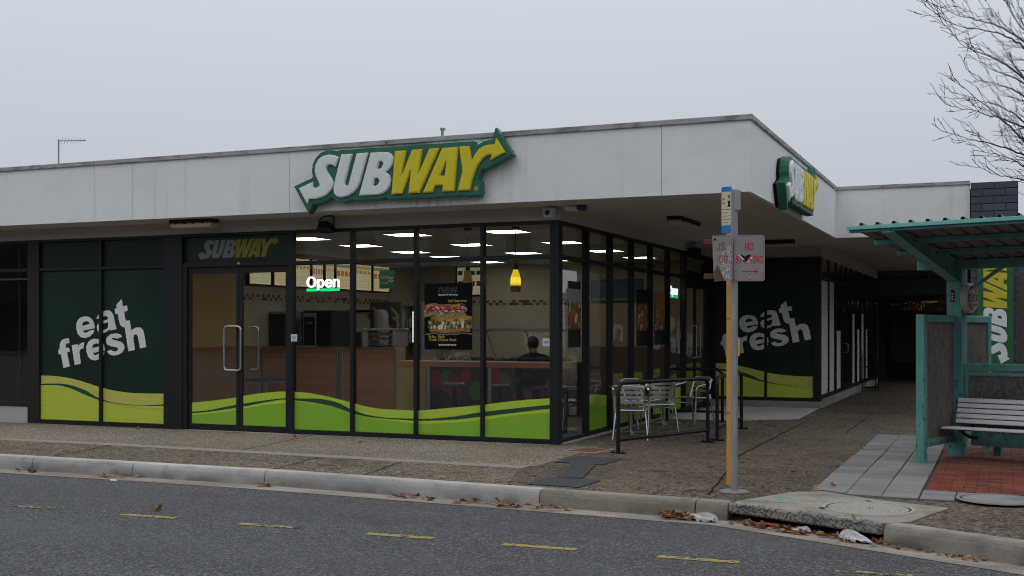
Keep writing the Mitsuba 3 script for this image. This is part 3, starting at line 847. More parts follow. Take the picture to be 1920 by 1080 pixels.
part(B, 'window_frame', bx(-10.25, -10.2, 0.45, 0.5, .36, 3.0), 'frame_brown')

# the arcade end under the awning
part(B, 'arcade_header', bx(2.25, 5.75, 20.62, 20.75, 2.55, ZS), 'arcade_paint')
part(B, 'arcade_trim', cat(bx(2.25, 5.75, 20.60, 20.62, 2.50, 2.56), bx(2.25, 5.75, 20.59, 20.62, 3.05, 3.09)), 'frame_brown')
part(B, 'arcade_wall', bx(1.6, 1.7, 20.8, 26, 0, 3.6), 'arcade_paint')
part(B, 'arcade_wall', bx(1.6, 8.5, 25.2, 25.3, 0, 3.6), 'arcade_paint')
part(B, 'arcade_wall', bx(5.75, 5.9, 20.7, 25.2, 0, 4), 'brick_dark')
part(B, 'arcade_ceiling', bx(1.6, 5.9, 20.75, 25.3, 3.3, 3.35), 'dark_room')
part(B, 'arcade_door', cat(cb(2.1, 2.2, 25.1, 25.2, 0, 2.5), cb(3.1, 3.2, 25.1, 25.2, 0, 2.5), cb(2.1, 3.2, 25.1, 25.2, 2.4, 2.5), cb(2.2, 3.1, 25.12, 25.19, 0, 0.5)), 'frame_black')
pb = []
for i in range(70):
    x_ = 2.2 + 3.2 * random.random() ** 0.7
    pb.append(lathe([(0.001, -0.008), (0.008, 0), (0.001, 0.008)], 5, (x_, 24.9 + 0.1 * random.random(), 2.52 - 0.30 * random.random() ** 2 - 0.04)))
one('fairy_lights', 'string of tiny warm fairy lights hanging in the dark arcade window', 'fairy lights', cat(pb), 'lamp_off', kind='stuff', **glow('x', (1.3, 0.75, 0.16)))

LOGO = {"S":[[[0,232],[236,316],[236,240],[290,229],[333,241],[349,267],[325,317],[284,391],[264,467],[276,544],[313,611],[371,659],[441,681],[511,684],[591,669],[668,635],[601,506],[565,528],[521,541],[481,533],[457,496],[469,456],[511,394],[551,337],[571,284],[561,233],[525,170],[461,116],[381,83],[280,65],[175,70],[143,0]]],"U":[[[700,675],[881,674],[765,299],[759,261],[775,233],[803,234],[824,267],[948,675],[1131,677],[999,267],[960,192],[893,127],[803,83],[700,69],[625,88],[581,138],[571,202],[589,290]]],"B":[[[1170,673],[1324,672],[1439,665],[1496,637],[1530,576],[1515,493],[1477,436],[1412,389],[1467,345],[1486,276],[1469,193],[1429,136],[1362,97],[1285,81],[983,81]],[[1308,538],[1349,539],[1368,510],[1352,468],[1324,445],[1272,444]],[[1237,309],[1285,310],[1308,277],[1289,231],[1254,212],[1208,213]]],"W":[[[1549,672],[1729,670],[1657,335],[1813,673],[1976,675],[1914,347],[2078,674],[2234,673],[1929,77],[1757,80],[1794,381],[1663,77],[1496,75]]],"A":[[[2271,670],[2513,672],[2453,76],[2267,80],[2280,163],[2170,163],[2129,76],[1976,76]],[[2331,468],[2308,298],[2243,298]]],"Y":[[[2522,673],[2674,672],[2711,479],[2754,558],[2817,626],[2894,664],[2964,674],[3039,671],[3065,755],[3198,553],[2977,458],[2996,536],[2947,531],[2894,505],[2840,453],[2778,367],[2742,279],[2711,183],[2685,78],[2499,82],[2571,340]]]}
SLOGAN = {"e":[[[1180,1604],[924,1565],[940,1542],[976,1528],[1021,1538],[1056,1563],[1171,1579],[1145,1521],[1074,1466],[967,1440],[878,1458],[815,1514],[785,1604],[785,1674],[815,1736],[878,1785],[967,1803],[1056,1791],[1127,1749],[1163,1687]],[[910,1646],[1074,1676],[1047,1712],[994,1725],[940,1708],[910,1674]]],"a":[[[1212,1756],[1233,1804],[1286,1859],[1392,1893],[1462,1900],[1523,1879],[1566,1824],[1601,1686],[1636,1590],[1505,1567],[1488,1588],[1427,1549],[1348,1519],[1277,1528],[1233,1570],[1221,1639],[1251,1687],[1339,1721],[1462,1755],[1448,1790],[1409,1808],[1356,1797],[1330,1763]],[[1462,1707],[1365,1680],[1325,1645],[1321,1604],[1356,1577],[1409,1583],[1453,1618]]],"t":[[[1740,2082],[1627,1990],[1636,1933],[1592,1922],[1606,1837],[1657,1844],[1688,1707],[1722,1645],[1783,1615],[1852,1629],[1877,1638],[1860,1723],[1843,1720],[1817,1741],[1788,1873],[1864,1888],[1846,1975],[1766,1963]]],"h":[[[1783,1713],[1903,1738],[1943,1550],[1963,1590],[2032,1618],[2117,1618],[2176,1577],[2202,1496],[2241,1302],[2113,1279],[2066,1482],[2032,1509],[1989,1495],[1977,1441],[2011,1253],[1877,1229]]],"f":[[[508,939],[454,1172],[408,1169],[394,1246],[430,1253],[426,1324],[454,1387],[508,1425],[626,1441],[641,1360],[586,1352],[557,1324],[559,1275],[626,1287],[648,1216],[586,1201],[648,968]]],"r":[[[686,1322],[815,1342],[828,1305],[860,1347],[940,1375],[953,1375],[940,1271],[878,1259],[851,1215],[883,1017],[752,995]]],"s":[[[1753,1467],[1705,1508],[1618,1522],[1514,1508],[1435,1460],[1413,1398],[1435,1343],[1514,1309],[1618,1296],[1670,1276],[1653,1241],[1601,1224],[1549,1234],[1523,1254],[1432,1226],[1479,1178],[1557,1157],[1670,1173],[1757,1215],[1798,1283],[1783,1345],[1722,1385],[1601,1409],[1535,1426],[1549,1446],[1601,1449],[1636,1433]]],"g":[[[1392,1238],[1138,1197],[1154,1174],[1189,1160],[1233,1171],[1269,1196],[1383,1213],[1356,1155],[1286,1099],[1180,1073],[1092,1090],[1030,1145],[999,1235],[999,1304],[1030,1367],[1092,1416],[1180,1434],[1269,1423],[1339,1382],[1374,1320]],[[1124,1278],[1286,1309],[1260,1345],[1207,1357],[1154,1340],[1124,1305]]]}
# ================================================================== signs and prints
def polys(d, s=0.001, dx=0.0, dz=0.0):
    return {k: Polygon([(x * s + dx, z * s + dz) for x, z in r[0]], [[(x * s + dx, z * s + dz) for x, z in h] for h in r[1:]]).buffer(0) for k, r in d.items()}


def smooth_poly(p, r):
    return p.buffer(-r, join_style=1).buffer(2 * r, join_style=1).buffer(-r, join_style=1)


LG = polys(LOGO)


def raised(p, base, h, bev):
    """letter with a bevelled front edge"""
    return cat(put(ext(p, h - bev), (0, 0, base)), put(ext(p.buffer(-bev * 0.6, join_style=2), bev * 0.5), (0, 0, base + h - bev)), put(ext(p.buffer(-bev * 1.3, join_style=2), bev * 0.5), (0, 0, base + h - bev * 0.5)))


outline = unary_union([p.buffer(0.065, join_style=2, mitre_limit=2.2) for p in LG.values()]).buffer(0.03).buffer(-0.03)
outline = unary_union([outline, sbox(2.6, 0.035, 2.80, 0.19).buffer(0.03)])
outline = Polygon(max(outline.geoms, key=lambda g: g.area).exterior if hasattr(outline, 'geoms') else outline.exterior)


def fascia_sign(label, place):
    k = thing('shop_sign', label, 'sign', 'raised lettered signs on the white fascia')
    part(k, 'backing', place(put(ext(outline.buffer(-0.02), 0.05), (0, 0, 0))), 'black_print')
    part(k, 'body', place(cat(put(ext(outline, 0.11), (0, 0, 0.045)), put(ext(outline.buffer(-0.012), 0.008), (0, 0, 0.155)))), 'sign_green')
    for c_ in 'SUBWAY':
        part(k, 'letter', place(raised(LG[c_].buffer(-0.003), 0.160, 0.042, 0.012)), 'sign_white' if c_ in 'SUB' else 'sign_yellow', 'white raised letter' if c_ in 'SUB' else 'yellow raised letter')
    ring = Polygon([(2.765 + 0.028 * math.cos(t), 0.104 + 0.028 * math.sin(t)) for t in np.linspace(0, 2 * math.pi, 25)[:-1]])
    r_ = ring.difference(ring.buffer(-0.006))
    v, f = txc('R', 0.03, 0.004)
    v = v + [2.765, 0.090, 0]
    part(k, 'registered_mark', place(put(cat(ext(r_, 0.004), (v, f)), (0, 0, 0.163))), 'sign_yellow')
    return k


fascia_sign('large green backed sign with white and yellow raised letters facing the street', lambda m: front(m, -3.616, FY - 0.004, 3.361))
fascia_sign('raised green, white and yellow sign on the side fascia, seen almost edge on', lambda m: side(m, FX + 0.004, 0.87, 3.32, 0.865))


def flat_logo(k, place, s, wm, ym, d=0.004):
    for c_ in 'SUBWAY':
        part(k, 'letter', place((lambda m: (m[0] * [s, s, 1], m[1]))(ext(LG[c_], d))), wm if c_ in 'SUB' else ym)


# transom sign over the front door (behind tinted glass)
k = thing('door_sign', 'dark green panel with white and yellow lettering above the front double door', 'sign')
part(k, 'board', bx(-6.354, -4.391, 0.060, 0.075, 2.638, 3.042), 'board_green')
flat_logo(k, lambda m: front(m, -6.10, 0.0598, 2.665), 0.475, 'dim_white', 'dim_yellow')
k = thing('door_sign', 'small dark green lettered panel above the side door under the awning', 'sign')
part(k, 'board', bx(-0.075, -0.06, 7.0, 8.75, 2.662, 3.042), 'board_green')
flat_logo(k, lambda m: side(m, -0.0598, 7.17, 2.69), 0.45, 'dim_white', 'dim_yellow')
# tall banner on the brick pillar
k = thing('banner_sign', 'tall narrow green banner with sideways white and yellow letters on the brick pillar', 'sign')
part(k, 'board', cb(5.19, 5.785, 7.085, 7.115, 0.30, 3.22, 0.006), mat('banner_green', (0.014, 0.105, 0.038), 0.5))
for c_ in 'SUBWAY':
    m_ = ext(LG[c_], 0.004); m_ = (m_[0] * [0.645, 0.645, 1], m_[1])
    part(k, 'letter', put(m_, (5.725, 7.084, 0.985), Z, -X, -Y), 'sign_white' if c_ in 'SUB' else mat('banner_yellow', (0.55, 0.48, 0.02), 0.5) if c_ == 'W' else 'banner_yellow')

# slogan boards
SL = {k_: smooth_poly(p, 0.006) for k_, p in polys(SLOGAN, 0.001, -9.35, 0).items()}


def interp_poly(top, bot, n=60):
    xs = np.linspace(max(top[0][0], bot[0][0]), min(top[-1][0], bot[-1][0]), n)
    return Polygon(list(zip(xs, smooth_at(top, xs))) + list(zip(xs, smooth_at(bot, xs)))[::-1]).buffer(0)


def smooth_at(pts, xs):
    from scipy.interpolate import PchipInterpolator
    x, z = zip(*pts)
    return PchipInterpolator(x, z)(xs)


def slogan_board(label, place, spans, dx, clip, dz=0.0):
    k = thing('slogan_board', label, 'sign board', 'dark green slogan boards')
    for a_, b_ in spans:
        c_ = sbox(a_, clip[0], b_, clip[1])
        part(k, 'panel', place(ext(c_, 0.02), -0.02), 'board_green')
    sh = lambda p: __import__('shapely.affinity').affinity.translate(p, dx, dz)
    allow = unary_union([sbox(a_, clip[0], b_, clip[1]) for a_, b_ in spans])
    for c_ in 'eatfrgsh':
        q = sh(SL[c_]).intersection(allow)
        if not q.is_empty:
            part(k, 'letter', place(ext(q, 0.003), 0.0), 'print_white')
    topc = [(-9.36, .808), (-9.1, .807), (-8.716, .774), (-8.35, .705), (-8.093, .644), (-7.8, .59), (-7.375, .556), (-7.1, .553), (-6.70, .562)]
    dark_t = [(-9.36, .664), (-9.0, .680), (-8.75, .668), (-8.4, .59), (-8.06, .45), (-7.7, .385), (-7.3, .362), (-6.70, .395)]
    dark_b = [(-9.36, .645), (-9.0, .652), (-8.75, .620), (-8.4, .515), (-8.06, .425), (-7.7, .378), (-7.3, .358), (-6.70, .372)]
    low = [(-9.36, .645), (-9.0, .652), (-8.75, .620), (-8.4, .515), (-8.06, .40), (-7.7, .345), (-7.3, .30), (-7.0, .285), (-6.70, .287)]
    flo = [(-9.36, clip[0] - dz), (-6.70, clip[0] - dz)]
    fl2 = [(x, clip[0] - dz) for x, _ in low]
    for nm, t_, b_, mm, dd in (('wave_band', topc, [(x, clip[0] - dz) for x, _ in topc], 'lime_pale', 0.0), ('wave_band', [(x, z + 0.035 if x > -8 else z) for x, z in low], fl2, 'lime_yellow', 0.0022), ('wave_band', low, fl2, mat('olive_lime', (0.50, 0.58, 0.05), 0.5), 0.004), ('wave_line', dark_t, dark_b, 'wave_dark', 0.006)):
        q = sh(interp_poly(t_, b_)).intersection(allow)
        part(k, nm, place(ext(q, 0.002), dd), mm)
    return k


slogan_board('dark green slogan board with white lettering on the street front left of the door', lambda m, d: front(m, 0, 0.05 - d, 0), [(-9.331, -8.048), (-7.992, -6.721)], 0.0, (0.076, 2.564))
slogan_board('dark green slogan board deep under the awning, facing the street', lambda m, d: front(m, 0, 9.03 - d, 0), [(0.101, 1.109), (1.161, 2.089)], 9.155, (0.201, 3.04), 0.08)

# lime wave along the bottom of the front glass
TOP = [(-6.36, .416), (-6.0, .449), (-5.44, .519), (-5.28, .548), (-4.83, .615), (-4.45, .641), (-4.1, .632), (-3.87, .604), (-3.35, .512), (-3.0, .44), (-2.77, .419), (-2.29, .413), (-2.19, .416), (-1.64, .47), (-1.22, .515), (-.65, .593), (-.1, .64)]
DT = [(-6.36, .262), (-5.9, .308), (-5.44, .393), (-5.0, .462), (-4.83, .488), (-4.45, .528), (-4.3, .530), (-3.9, .535), (-3.6, .50), (-3.25, .37), (-2.95, .305), (-2.6, .282), (-2.19, .283), (-1.64, .33), (-1.22, .402), (-.65, .478), (-.1, .545)]
DB = [(-6.36, .250), (-5.9, .292), (-5.44, .362), (-5.0, .436), (-4.83, .470), (-4.45, .522), (-4.3, .512), (-3.9, .480), (-3.6, .43), (-3.25, .335), (-2.95, .294), (-2.6, .276), (-2.19, .268), (-1.64, .300), (-1.22, .352), (-.65, .43), (-.1, .505)]
LOW = [(-6.36, .225), (-5.9, .262), (-5.44, .322), (-5.0, .40), (-4.6, .45), (-4.3, .495), (-3.9, .475), (-3.6, .425), (-3.25, .335), (-2.95, .29), (-2.6, .255), (-2.19, .222), (-1.64, .258), (-1.22, .30), (-.65, .39), (-.1, .445)]
spans = [(-6.214, -5.358, 'left door leaf'), (-5.240, -4.448, 'right door leaf'), (-4.299, -3.300, 'first window right of the door'), (-3.244, -2.242, 'second window right of the door'), (-2.186, -1.184, 'third window right of the door'), (-1.131, -0.134, 'window beside the corner column')]
for i, (a_, b_, w_) in enumerate(spans):
    al = sbox(a_, 0.073 if i > 1 else 0.102, b_, 2)
    k = thing('wave_decal', f'lime green wave decal along the foot of the {w_}', 'window decal', 'lime wave decals on the front glass')
    fl = lambda pts: [(x, 0.05) for x, _ in pts]
    d0 = 0.058
    part(k, 'band', front(ext(interp_poly(TOP, fl(TOP)).intersection(al), 0.0015), 0, d0, 0), 'lime')
    part(k, 'band', front(ext(interp_poly([(x, z + 0.03) for x, z in LOW], fl(LOW)).intersection(al), 0.001), 0, d0 - 0.002, 0), 'lime_mid', 'yellower thin stripe of the wave')
    part(k, 'band', front(ext(interp_poly(LOW, fl(LOW)).intersection(al), 0.001), 0, d0 - 0.0035, 0), 'lime_dark', 'deeper green lower band')
    q = interp_poly([(x, z + .010) for x, z in DT], DB).intersection(al)
    if not q.is_empty: part(k, 'line', front(ext(q, 0.001), 0, d0 - 0.005, 0), 'wave_dark', 'thin dark green stripe')
for i, (a_, b_) in enumerate(zip([0.16] + [y + .06 for y in SY], SY + [6.88])):
    if i == 0: continue
    al = sbox(a_, 0.073, b_, 2)
    tp = [(0, .64), (1.3, .62), (2.4, .56), (3.5, .47), (4.6, .43), (5.8, .45), (7, .5)]
    k = thing('wave_decal', f'lime wave decal on the {["", "second", "third", "fourth", "fifth", "sixth"][i]} side window from the corner', 'window decal', 'lime wave decals on the side glass')
    part(k, 'band', side(ext(interp_poly(tp, [(x, .05) for x, _ in tp]).intersection(al), 0.0015), -0.0885, 0, 0), 'lime')
    lo = [(x, z - .16) for x, z in tp]
    part(k, 'band', side(ext(interp_poly(lo, [(x, .05) for x, _ in tp]).intersection(al), 0.001), -0.0865, 0, 0), 'lime_dark')

# the sandwich poster on the third window
def f_poster(p, n, uv):
    u, v = uv.x, uv.y
    w = 0.012 * (fbm(u * 9.0, 1.0, 2.0) - 0.5) * 4
    vv = v + w
    n1 = noise(u * 26.0, v * 34.0, 1.0); n2 = noise(u * 48.0, v * 60.0, 5.0); n3 = noise(u * 9.0, v * 30.0, 9.0)
    black = mi.Color3f(0.005, 0.005, 0.0055)
    bread = mix((0.30, 0.10, 0.028), (0.52, 0.26, 0.09), n3)
    cheese = mi.Color3f(0.50, 0.34, 0.07)
    meat = mix((0.13, 0.012, 0.016), (0.42, 0.07, 0.08), n1)
    lett = mix((0.05, 0.12, 0.025), (0.30, 0.42, 0.16), n2)
    steak = mix((0.04, 0.018, 0.010), (0.20, 0.12, 0.06), n1)
    c = black

    def layer(c, a, b, x0, x1, col):
        cx = (x0 + x1) / 2; hx = (x1 - x0) / 2
        m = smoothstep(a - 0.006, a + 0.006, vv) * (1 - smoothstep(b - 0.006, b + 0.006, vv)) * (1 - smoothstep(hx - 0.03, hx, abs(u - cx) + 0.25 * dr.square((v - (a + b) / 2) / (b - a))))
        return mix(c, col, m)
    c = layer(c, 0.665, 0.69, -0.3, 0.88, mix((0.20, 0.10, 0.05), (0.36, 0.22, 0.12), n1))
    c = layer(c, 0.615, 0.672, -0.3, 0.84, mix(meat, cheese, smoothstep(0.5, 0.6, noise(u * 9.0, v * 14.0, 3.0))))
    c = layer(c, 0.54, 0.655, -0.3, 0.92, mix(meat, (0.60, 0.50, 0.42), smoothstep(0.66, 0.74, n2)))
    c = layer(c, 0.50, 0.555, -0.3, 0.90, lett)
    c = layer(c, 0.455, 0.502, 0.12, 1.4, bread)
    c = layer(c, 0.37, 0.46, 0.06, 1.4, mix(steak, cheese, smoothstep(0.44, 0.56, v + 0.12 * noise(u * 16.0, 3.0, 3.0) - 0.0)))
    c = layer(c, 0.30, 0.43, 0.05, 1.02, mix(mix(steak, lett, smoothstep(0.6, 0.7, noise(u * 20.0, v * 20.0, 6.0))), (0.62, 0.58, 0.44), smoothstep(0.62, 0.68, noise(u * 34.0, v * 12.0, 4.0))))
    c = layer(c, 0.258, 0.312, 0.09, 0.99, bread * 0.75)
    c = layer(c, 0.228, 0.245, -0.1, 1.1, mi.Color3f(0.20, 0.20, 0.20))
    return c


def f_poster2(p, n, uv):
    u, v = uv.x, uv.y
    d1, d2, r = voronoi(u * 7.0, v * 13.0)
    n2 = noise(u * 44.0, v * 70.0, 5.0)
    c = mix(mix((0.30, 0.05, 0.03), (0.40, 0.20, 0.05), smoothstep(0.2, 0.5, r)), mix((0.06, 0.15, 0.04), (0.55, 0.48, 0.36), smoothstep(0.8, 0.95, r)), smoothstep(0.55, 0.7, r))
    c = c * (0.5 + 0.9 * n2)
    mask = smoothstep(0.26, 0.30, v) * (1 - smoothstep(0.72, 0.76, v))
    return mix((0.012, 0.022, 0.02), c, mask)


mat('poster_print', proc(f_poster), 0.35, 0, 0.12)
mat('poster_print_b', proc(f_poster2), 0.35, 0, 0.12)
QU = np.array([[0, 0], [1, 0], [1, 1], [0, 1]], float)


def qf(x0, x1, y, z0, z1):
    return np.array([[x0, y, z0], [x1, y, z0], [x1, y, z1], [x0, y, z1]]), np.array([[0, 1, 2], [0, 2, 3]])


def qs(x, y0, y1, z0, z1):
    return np.array([[x, y0, z0], [x, y1, z0], [x, y1, z1], [x, y0, z1]]), np.array([[0, 1, 2], [0, 2, 3]])


k = thing('window_poster', 'black poster of two filled sandwiches on the third front window', 'poster')
px0, px1, pz0, pz1 = -2.083, -1.328, 1.298, 2.25
part(k, 'backing', bx(px0, px1, 0.044, 0.054, pz0, pz1), 'black_print')
part(k, 'face', qf(px0, px1, 0.0432, pz0, pz1), 'poster_print', uv=QU)
pw, ph = px1 - px0, pz1 - pz0
pl = lambda m, u, v: front(m, px0 + u * pw, 0.043, pz0 + v * ph)
ol = txc('new', 0.115, 0.002)
part(k, 'heading', pl(ol, 0.5, 0.845), mat('grey_outline', (0.035, 0.033, 0.03), 0.5))
part(k, 'lettering', pl(txc('signature flavours', 0.022, 0.002, True, 0.31), 0.5, 0.815), 'print_white')
part(k, 'lettering', pl(txc('Deli Supreme', 0.036, 0.002, True, 0.30), 0.70, 0.715), 'gold_print')
part(k, 'lettering', pl(txc('Philly-Style', 0.036, 0.002, True, 0.255), 0.26, 0.175), 'gold_print')
part(k, 'lettering', pl(txc('Three-Cheese Steak', 0.036, 0.002, True, 0.44), 0.385, 0.13), 'gold_print')
part(k, 'lettering', pl(txc('tasty made easy', 0.026, 0.002, True, 0.28), 0.49, 0.062), 'print_white')
for i, (y0, y1, z0, z1, lab) in enumerate(((0.62, 1.13, 1.33, 2.28, 'food poster on the side window next to the corner column'), (3.97, 4.60, 1.30, 2.27, 'black food poster on the fourth side window'), (5.06, 5.72, 1.31, 2.24, 'orange topped food poster on the fifth side window'))):
    k = thing('window_poster', lab, 'poster')
    part(k, 'backing', bx(-0.088, -0.080, y0, y1, z0, z1), 'black_print')
    part(k, 'face', qs(-0.0792, y0, y1, z0, z1), 'poster_print_b', uv=QU + [i * 3.3, 0])
    if i == 0:
        part(k, 'banner_strip', qs(-0.0786, y0 - .06, y1 + .05, 1.98, 2.17), 'grey_plastic')
    if i == 2:
        part(k, 'top_print', qs(-0.0786, y0, y1, 1.93, z1), mat('orange_print', (0.36, 0.13, 0.03), 0.5))
for (x, y, z, lab, f_) in ((-4.27, 0.0, 1.46, 'small white notice on the frame right of the front door', 0), (-0.20, 0.05, 1.41, 'small white notice on the front glass beside the corner column', 1)):
    k = thing('notice_sticker', lab, 'sticker')
    part(k, 'sheet', bx(x - 0.055, x + 0.055, y - 0.004, y - 0.001, z - 0.055, z + 0.055), 'paper_white')
    part(k, 'print', cat([bx(x - 0.035, x + 0.035, y - 0.0052, y - 0.004, z + q, z + q + 0.006) for q in (-.012, 0, .012)] + [bx(x - 0.006, x + 0.006, y - 0.0052, y - 0.004, z - .045, z - .035)]), mat('ink_blue', (0.10, 0.11, 0.20), 0.6))
k = thing('notice_sticker', 'tall narrow pale notice on the last side window before the side door', 'sticker')
part(k, 'sheet', bx(-0.086, -0.082, 6.66, 6.82, 1.12, 1.75), mat('notice_grey', (0.30, 0.30, 0.29), 0.6))
part(k, 'tag', bx(-0.088, -0.0865, 6.62, 6.86, 1.42, 1.52), 'print_white')

# lit word signs
for (pl_, lab) in ((lambda m: front(m, -3.828, 0.12, 2.225), 'lit white word sign with green underline in the window right of the front door'), (lambda m: side(m, -0.12, 6.45, 2.24), 'lit white word sign in the last side window')):
    k = thing('open_sign', lab, 'lit sign', 'lit word signs in the windows')
    part(k, 'lettering', pl_(txc('Open', 0.155, 0.02, True, 0.575)), 'print_white', **glow('', (1.5, 1.55, 1.6)))
    part(k, 'underline', pl_(cat(bx(-.288, -.115, -.062, -.022, 0, .02), bx(-.045, .288, -.062, -.022, 0, .02))), 'sign_green', **glow('', (0.0, 1.0, 0.28)))

# ================================================================== inside the shop
for j, (xs_) in enumerate(((-1.40, (1.45, 3.92, 6.27, 8.52)), (-3.08, (1.40, 3.80, 6.25, 8.75)), (-5.0, (1.48, 3.24, 5.13, 6.77, 8.82)))):
    for i, y_ in enumerate(xs_[1]):
        k = thing('ceiling_light', f'white ceiling light panel, {["first", "second", "third", "fourth", "fifth"][i]} from the street in the {["right", "middle", "left"][j]} row', 'ceiling light', 'white light panels in the shop ceiling')
        x_ = xs_[0]
        part(k, 'frame', cat(bx(x_ - .31, x_ + .31, y_ - .31, y_ - .298, 3.078, 3.089), bx(x_ - .31, x_ + .31, y_ + .298, y_ + .31, 3.078, 3.089), bx(x_ - .31, x_ - .298, y_ - .298, y_ + .298, 3.078, 3.089), bx(x_ + .298, x_ + .31, y_ - .298, y_ + .298, 3.078, 3.089)), 'grey_plastic')
        part(k, 'diffuser', (np.array([[x_ - .297, y_ - .297, 3.082], [x_ + .297, y_ - .297, 3.082], [x_ + .297, y_ + .297, 3.082], [x_ - .297, y_ + .297, 3.082]]), np.array([[0, 2, 1], [0, 3, 2]])), 'print_white', **glow('', (4.6, 4.5, 4.1)))

SHADE = [(0.030, 0.325), (0.045, 0.29), (0.062, 0.24), (0.074, 0.17), (0.078, 0.11), (0.0775, 0.085)]
for (x_, y_, zb, lit, lab) in ((-0.96, 0.77, 2.14, True, 'lit yellow glass pendant lamp with speckled rim near the corner'), (-1.72, 0.74, 2.14, False, 'unlit amber pendant lamp hanging above the sandwich poster')):
    k = thing('pendant_lamp', lab, 'lamp', 'amber pendant lamps over the window bar')
    c_ = (x_, y_, zb)
    part(k, 'ceiling_rose', lathe([(0.001, 0.945), (0.055, 0.945), (0.065, 0.93), (0.065, 0.925), (0.001, 0.92)][::-1], 20, c_), 'black_paint', smooth=40)
    part(k, 'cord', tube([(x_, y_, zb + .42), (x_, y_, zb + .93)], 0.005, 6), 'black_paint')
    part(k, 'cap', lathe([(0.001, .43), (.012, .425), (.02, .40), (.034, .385), (.038, .325), (.03, .322)][::-1], 20, c_), 'black_paint', smooth=40)
    part(k, 'shade', lathe(SHADE[::-1], 28, c_), 'lamp_off', smooth=True, **(glow('', (0.85, 0.52, 0.012)) if lit else {}))
    if lit:
        part(k, 'bulb_glow', lathe([(0.0785, .12), (0.0785, .135), (0.0760, .17), (0.0695, .21)], 28, c_), 'lamp_off', 'brightest ring of the shade around the bulb', smooth=True, **glow('', (1.15, 0.85, 0.06)))
    part(k, 'rim', lathe([(0.0785, .088), (.077, .04), (.070, .0), (.066, .0)][::-1], 28, c_), 'lamp_speckle', 'brown speckled lower rim', smooth=True)

# window bar with steel legs, stools
k = thing('window_bar', 'orange laminate eating bar along the inside of the front windows', 'counter')
part(k, 'worktop', cb(-3.05, -0.30, 1.0, 1.38, 1.012, 1.10, 0.008), 'bar_orange')
for x_ in (-2.53, -1.50, -0.45):
    part(k, 'leg', tube([(x_, 1.05, 0), (x_, 1.05, 1.012)], 0.03, 12), 'steel', smooth=60)


def stool(x, y, lab, grp='round stools along the window bar'):
    k = thing('bar_stool', lab, 'stool', grp)
    part(k, 'seat', lathe([(0.001, .72), (.15, .72), (.18, .70), (.185, .67), (.16, .645), (.001, .64)][::-1], 26, (x, y, 0)), mat('stool_vinyl', (0.06, 0.045, 0.045), 0.45), smooth=50)
    part(k, 'post', tube([(x, y, .02), (x, y, .645)], 0.035, 12), 'black_paint', smooth=60)
    part(k, 'base', lathe([(0.001, .035), (.06, .03), (.20, .012), (.205, .007)][::-1], 24, (x, y, 0)), 'black_paint', smooth=50)


stool(-2.64, 2.2, 'dark stool behind the bar below the sandwich poster')
stool(-1.76, 2.0, 'dark stool behind the bar left of the seated person')
stool(-1.08, 1.92, 'stool under the seated person')
stool(-0.55, 1.75, 'pale topped stool at the bar beside the corner column')
k = thing('cafe_table', 'round grey table on a steel post just inside the front door', 'table')
part(k, 'tabletop', lathe([(0.001, .745), (.34, .745), (.35, .735), (.35, .715), (.001, .705)][::-1], 32, (-6.0, 1.75, 0)), 'rubber_dark', smooth=40)
part(k, 'post', tube([(-6.0, 1.75, .02), (-6.0, 1.75, .71)], .035, 12), 'steel', smooth=60)
part(k, 'base', lathe([(0.001, .04), (.22, .012), (.225, .007)][::-1], 24, (-6.0, 1.75, 0)), 'black_paint', smooth=50)

# timber counter front with aluminium trims
k = thing('service_counter', 'timber panelled service counter with silver trim behind the front windows', 'counter')
part(k, 'front_panel', bx(-7.44, -5.80, 3.70, 3.74, 0.08, 1.235), 'wood_laminate')
part(k, 'front_panel', bx(-5.66, -4.58, 3.70, 3.74, 0.08, 1.235), 'wood_laminate')
part(k, 'trim', cat(cb(-7.44, -5.80, 3.69, 3.76, 1.235, 1.262), cb(-5.66, -4.58, 3.69, 3.76, 1.235, 1.262)), 'steel')
part(k, 'trim', cat(cb(-5.80, -5.768, 3.69, 3.75, 0, 1.26), cb(-5.762, -5.70, 3.695, 3.75, 0, 1.262), cb(-5.695, -5.66, 3.69, 3.75, 0, 1.26), cb(-4.58, -4.545, 3.69, 3.75, 0, 1.262)), 'steel')
part(k, 'end_panel', cat(bx(-4.545, -4.40, 3.72, 3.80, 0, 1.26), bx(-4.46, -4.40, 3.80, 5.6, 0, 1.0)), 'wall_tan')
part(k, 'carcass', bx(-7.4, -4.6, 3.76, 4.3, 0.0, 1.22), 'dark_room')
part(k, 'kick_board', bx(-7.44, -4.55, 3.72, 3.76, 0, 0.08), 'black_paint')

# ovens, cabinet and fridge behind the counter
k = thing('microwave_oven', 'stainless oven with a keypad on the counter behind the right door leaf', 'oven')
part(k, 'body', cb(-7.48, -6.92, 4.0, 4.5, 1.1, 1.93, .01), 'stainless')
part(k, 'door', cb(-7.46, -7.10, 3.97, 4.0, 1.25, 1.88, .01), 'dark_room')
part(k, 'keypad', cat([bx(-7.06 + i * .04, -7.03 + i * .04, 3.99, 4.0, 1.35 + j * .045, 1.38 + j * .045) for i in range(3) for j in range(6)] + [bx(-7.06, -6.95, 3.99, 4.0, 1.66, 1.8)]), 'grey_plastic')
k = thing('bread_oven', 'tall dark bread oven with a glass door behind the counter', 'oven')
part(k, 'body', cb(-6.91, -6.26, 4.30, 5.0, 0.2, 1.95, .01), 'rubber_dark')
part(k, 'door', cb(-6.90, -6.60, 4.27, 4.3, 1.2, 1.90, .01), 'stainless')
part(k, 'window', bx(-6.87, -6.63, 4.26, 4.27, 1.28, 1.82), 'black_paint')
part(k, 'lettering', front(txc('fresh bread', .035, .003, True, .15), -6.75, 4.258, 1.70), 'grey_plastic')
